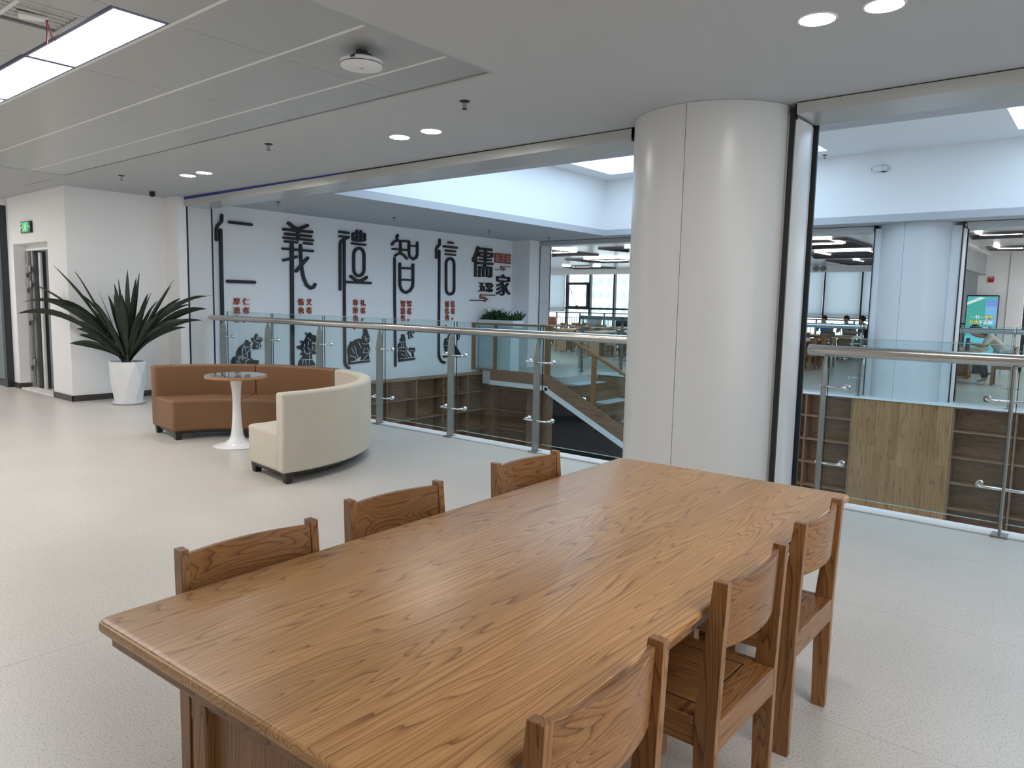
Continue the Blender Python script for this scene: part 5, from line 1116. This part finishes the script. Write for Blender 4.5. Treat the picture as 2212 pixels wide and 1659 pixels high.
def person(label, loc, rz, shirt, trousers, hands, lean=0.10, bow=0.0, hair_long=False, sleeve=0.5, legs_in=0.0, sc=1.08):
    """a seated figure facing local +Y; hands = (left, right) wrist points"""
    t = thing('person', label, 'person', loc, rz, 'people reading in the far room')
    P = lambda x, y, z: Vector((x*sc, y*sc, z*sc))
    pel = P(0, 0.0, 0.55); wai = P(0, 0.01+lean*0.25, 0.70); che = P(0, 0.01+lean*0.8, 0.88); nb = P(0, 0.01+lean*1.25, 1.015-bow*0.05)
    hd = P(0, 0.04+lean*1.5+bow*0.10, 1.17-bow*0.10); jaw = P(0, 0.055+lean*1.4+bow*0.12, 1.09-bow*0.09); top = P(0, 0.02+lean*1.55+bow*0.15, 1.235-bow*0.09)
    V = [(pel, (0.12, 0.10)), (wai, (0.115, 0.09)), (che, (0.135, 0.10)), (nb, 0.056), (jaw, 0.062), (hd, 0.082), (top, 0.062)]
    E = [(0, 1), (1, 2), (2, 3), (3, 4), (4, 5), (5, 6)]
    def addv(p, r, par):
        V.append((p, r)); E.append((par, len(V)-1)); return len(V)-1
    fdir = (jaw-nb); fdir.z *= 0.2; fdir = Vector((0, 1, -bow*0.6)).normalized()
    ns = addv(hd+fdir*0.092*sc+Vector((0, 0, -0.015)), 0.014, 5)
    arms = []
    for s, hp in zip((-1, 1), hands):
        sh = addv(P(s*0.165, 0.0+lean*1.05, 0.965-bow*0.03), 0.058, 2)
        wr = Vector(hp)*sc; shp = V[sh][0]
        mid = (shp+wr)/2; el = mid+Vector((s*0.09, -0.05, -0.10))*sc
        e = addv(el, 0.042, sh); w_ = addv(wr, 0.027, e); d = (wr-el).normalized(); side = Vector((d.y, -d.x, 0)).normalized()
        pm = addv(wr+d*0.06*sc, (0.036, 0.018), w_)
        for k, (off, ln) in enumerate(((-0.026, 0.055), (-0.009, 0.066), (0.009, 0.060), (0.026, 0.046))):
            b1 = addv(wr+d*0.088*sc+side*off, 0.0095, pm); b2 = addv(V[b1][0]+d*ln*0.55+Vector((0, 0, -0.008)), 0.0085, b1); addv(V[b2][0]+d*ln*0.45+Vector((0, 0, -0.02)), 0.0075, b2)
        tb_ = addv(wr+d*0.035*sc-side*s*0.034, 0.011, w_); addv(V[tb_][0]+d*0.035-side*s*0.012, 0.009, tb_)
        arms.append((shp, el, wr))
    lg = []
    for s in (-1, 1):
        hp = addv(P(s*0.09, 0.03, 0.53), 0.085, 0); kn = addv(P(s*0.13, 0.43-legs_in, 0.53), 0.06, hp); an = addv(P(s*0.12, 0.36-legs_in*1.6, 0.085), 0.038, kn); to = addv(P(s*0.13, 0.50-legs_in*1.6, 0.035), 0.035, an)
        lg.append((V[hp][0], V[kn][0], V[an][0], V[to][0]))
    skin_obj('body', V, E, SKIN, t)
    # shirt: torso and sleeves, trousers, shoes
    SV = [(pel+Vector((0, 0, 0.01)), (0.15, 0.122)), (wai, (0.15, 0.115)), (che, (0.168, 0.125)), (nb-Vector((0, 0, 0.01)), 0.075)]; SE = [(0, 1), (1, 2), (2, 3)]
    for shp, el, wr in arms:
        SV.append((shp, 0.075)); SE.append((2, len(SV)-1)); SV.append((shp.lerp(el, 0.9) if sleeve < 1 else el, 0.058)); SE.append((len(SV)-2, len(SV)-1))
        if sleeve >= 1: SV.append((wr.lerp(el, 0.15), 0.04)); SE.append((len(SV)-2, len(SV)-1))
    skin_obj('shirt', SV, SE, shirt, t)
    TV = [(pel-Vector((0, 0, 0.02)), (0.145, 0.115))]; TE = []
    for hp, kn, an, to in lg:
        TV += [(hp, 0.10), (kn, 0.075), (an+Vector((0, 0, 0.04)), 0.056)]; n0 = len(TV); TE += [(0, n0-3), (n0-3, n0-2), (n0-2, n0-1)]
    skin_obj('trousers', TV, TE, trousers, t)
    for hp, kn, an, to in lg:
        skin_obj('shoe', [(an-Vector((0, 0.02, 0.04)), 0.045), (an+Vector((0, 0.05, -0.045)), 0.042), (to+Vector((0, 0.01, 0.005)), 0.036)], [(0, 1), (1, 2)], PLASTIC, t)
    # hair cap, ears, eyes, mouth
    back = Vector((0, -1, bow*0.35)).normalized()
    lat = Vector((1, 0, 0)); upv = lat.cross(fdir).normalized()
    hm = M().sph((0, 0, 0), 0.108, 20, 14, (0.92, 1.04, 1.0)); hvs = []
    for q in hm.v:
        x, y, z = q
        k = 1.0
        if y > -0.01 and z < 0.035: k = 0.62                  # the face stays clear
        elif y > 0.03: k = 0.97
        if y <= -0.01 and z < -0.06: k = 0.86
        k *= 1.0+0.035*math.sin(x*90)*math.sin(y*70+z*60)
        hvs.append(tuple(hd+upv*(z*k+0.028)+fdir*(y*k-0.014)+lat*x*k))
    hm.v = hvs
    if hair_long: hm.tube([tuple(hd-fdir*0.06), tuple(hd-fdir*0.10-upv*0.10), tuple(nb-fdir*0.06-upv*0.08)], [0.075, 0.07, 0.03], 10)
    obj('hair', hm, HAIR, t, world=False, ang=1.2)
    for s in (-1, 1):
        obj('eye', M().sph(tuple(hd+fdir*0.079+lat*s*0.031+Vector((0, 0, 0.006))), 0.009, 8, 6, (1.4, 0.8, 0.7)), EYE, t, world=False)
        obj('ear', M().sph(tuple(hd+lat*s*0.083+Vector((0, -0.005, -0.012))), 0.026, 8, 6, (0.4, 0.7, 1.1)), SKIN, t, world=False)
    obj('mouth', M().sph(tuple(jaw+fdir*0.064+Vector((0, 0, 0.004))), 0.012, 8, 6, (1.7, 0.5, 0.5)), LIP, t, world=False)
    return t
BLUE_S = plain('blue_shirt', (0.02, 0.22, 0.52), 0.8); GREY_S = plain('grey_jacket', (0.20, 0.22, 0.26), 0.8); BLACK_S = plain('black_shirt', (0.012, 0.013, 0.014), 0.85); CREAM_S = plain('cream_shirt', (0.50, 0.49, 0.42), 0.8)
JEAN = plain('dark_jeans', (0.03, 0.035, 0.05), 0.85); KHAKI = plain('grey_trousers', (0.16, 0.15, 0.13), 0.85)
hz = 0.79
person('boy in a blue shirt facing the void, writing at the far table', (-7.38, 25.16, 0), PI, BLUE_S, JEAN, ((-0.14, 0.42, hz), (0.14, 0.42, hz)), 0.12, 0.5)
person('boy in a grey jacket facing the void beside the boy in blue', (-6.70, 25.16, 0), PI, GREY_S, JEAN, ((-0.12, 0.42, hz), (0.16, 0.40, hz)), 0.13, 0.4, sleeve=1)
person('boy in black seated side-on at the table end, arm reaching over it', (-5.85, 24.25, 0), PI/2, BLACK_S, KHAKI, ((-0.14, 0.52, hz), (0.10, 0.56, hz)), 0.10, 0.3, legs_in=0.10)
person('person in a cream shirt bent low over the table before the screen', (-1.78, 18.55, 0), PI/2, CREAM_S, JEAN, ((-0.14, 0.56, hz), (0.12, 0.54, hz)), 0.26, 1.2, hair_long=True, legs_in=0.03)
for k, (x, y, lb) in enumerate(((-7.75, 24.42, 'white open book before the boy in blue'), (-6.55, 24.3, 'white papers under the hands of the boy in black'), (-2.68, 18.5, 'pale open book before the person in the cream shirt'))):
    t = thing('open_book', lb, 'book', (x, y, TZ), [0, 0.3, 1.5][k], 'open books on the far tables')
    obj('page_block', M().prism([(-0.2, 0.0), (0.0, 0.0), (0.0, 0.012), (-0.1, 0.022), (-0.2, 0.016)], -0.13, 0.13, 'xz').prism([(0.0, 0.0), (0.2, 0.0), (0.2, 0.016), (0.1, 0.022), (0.0, 0.012)], -0.13, 0.13, 'xz'), PLASTIC, t, world=False)
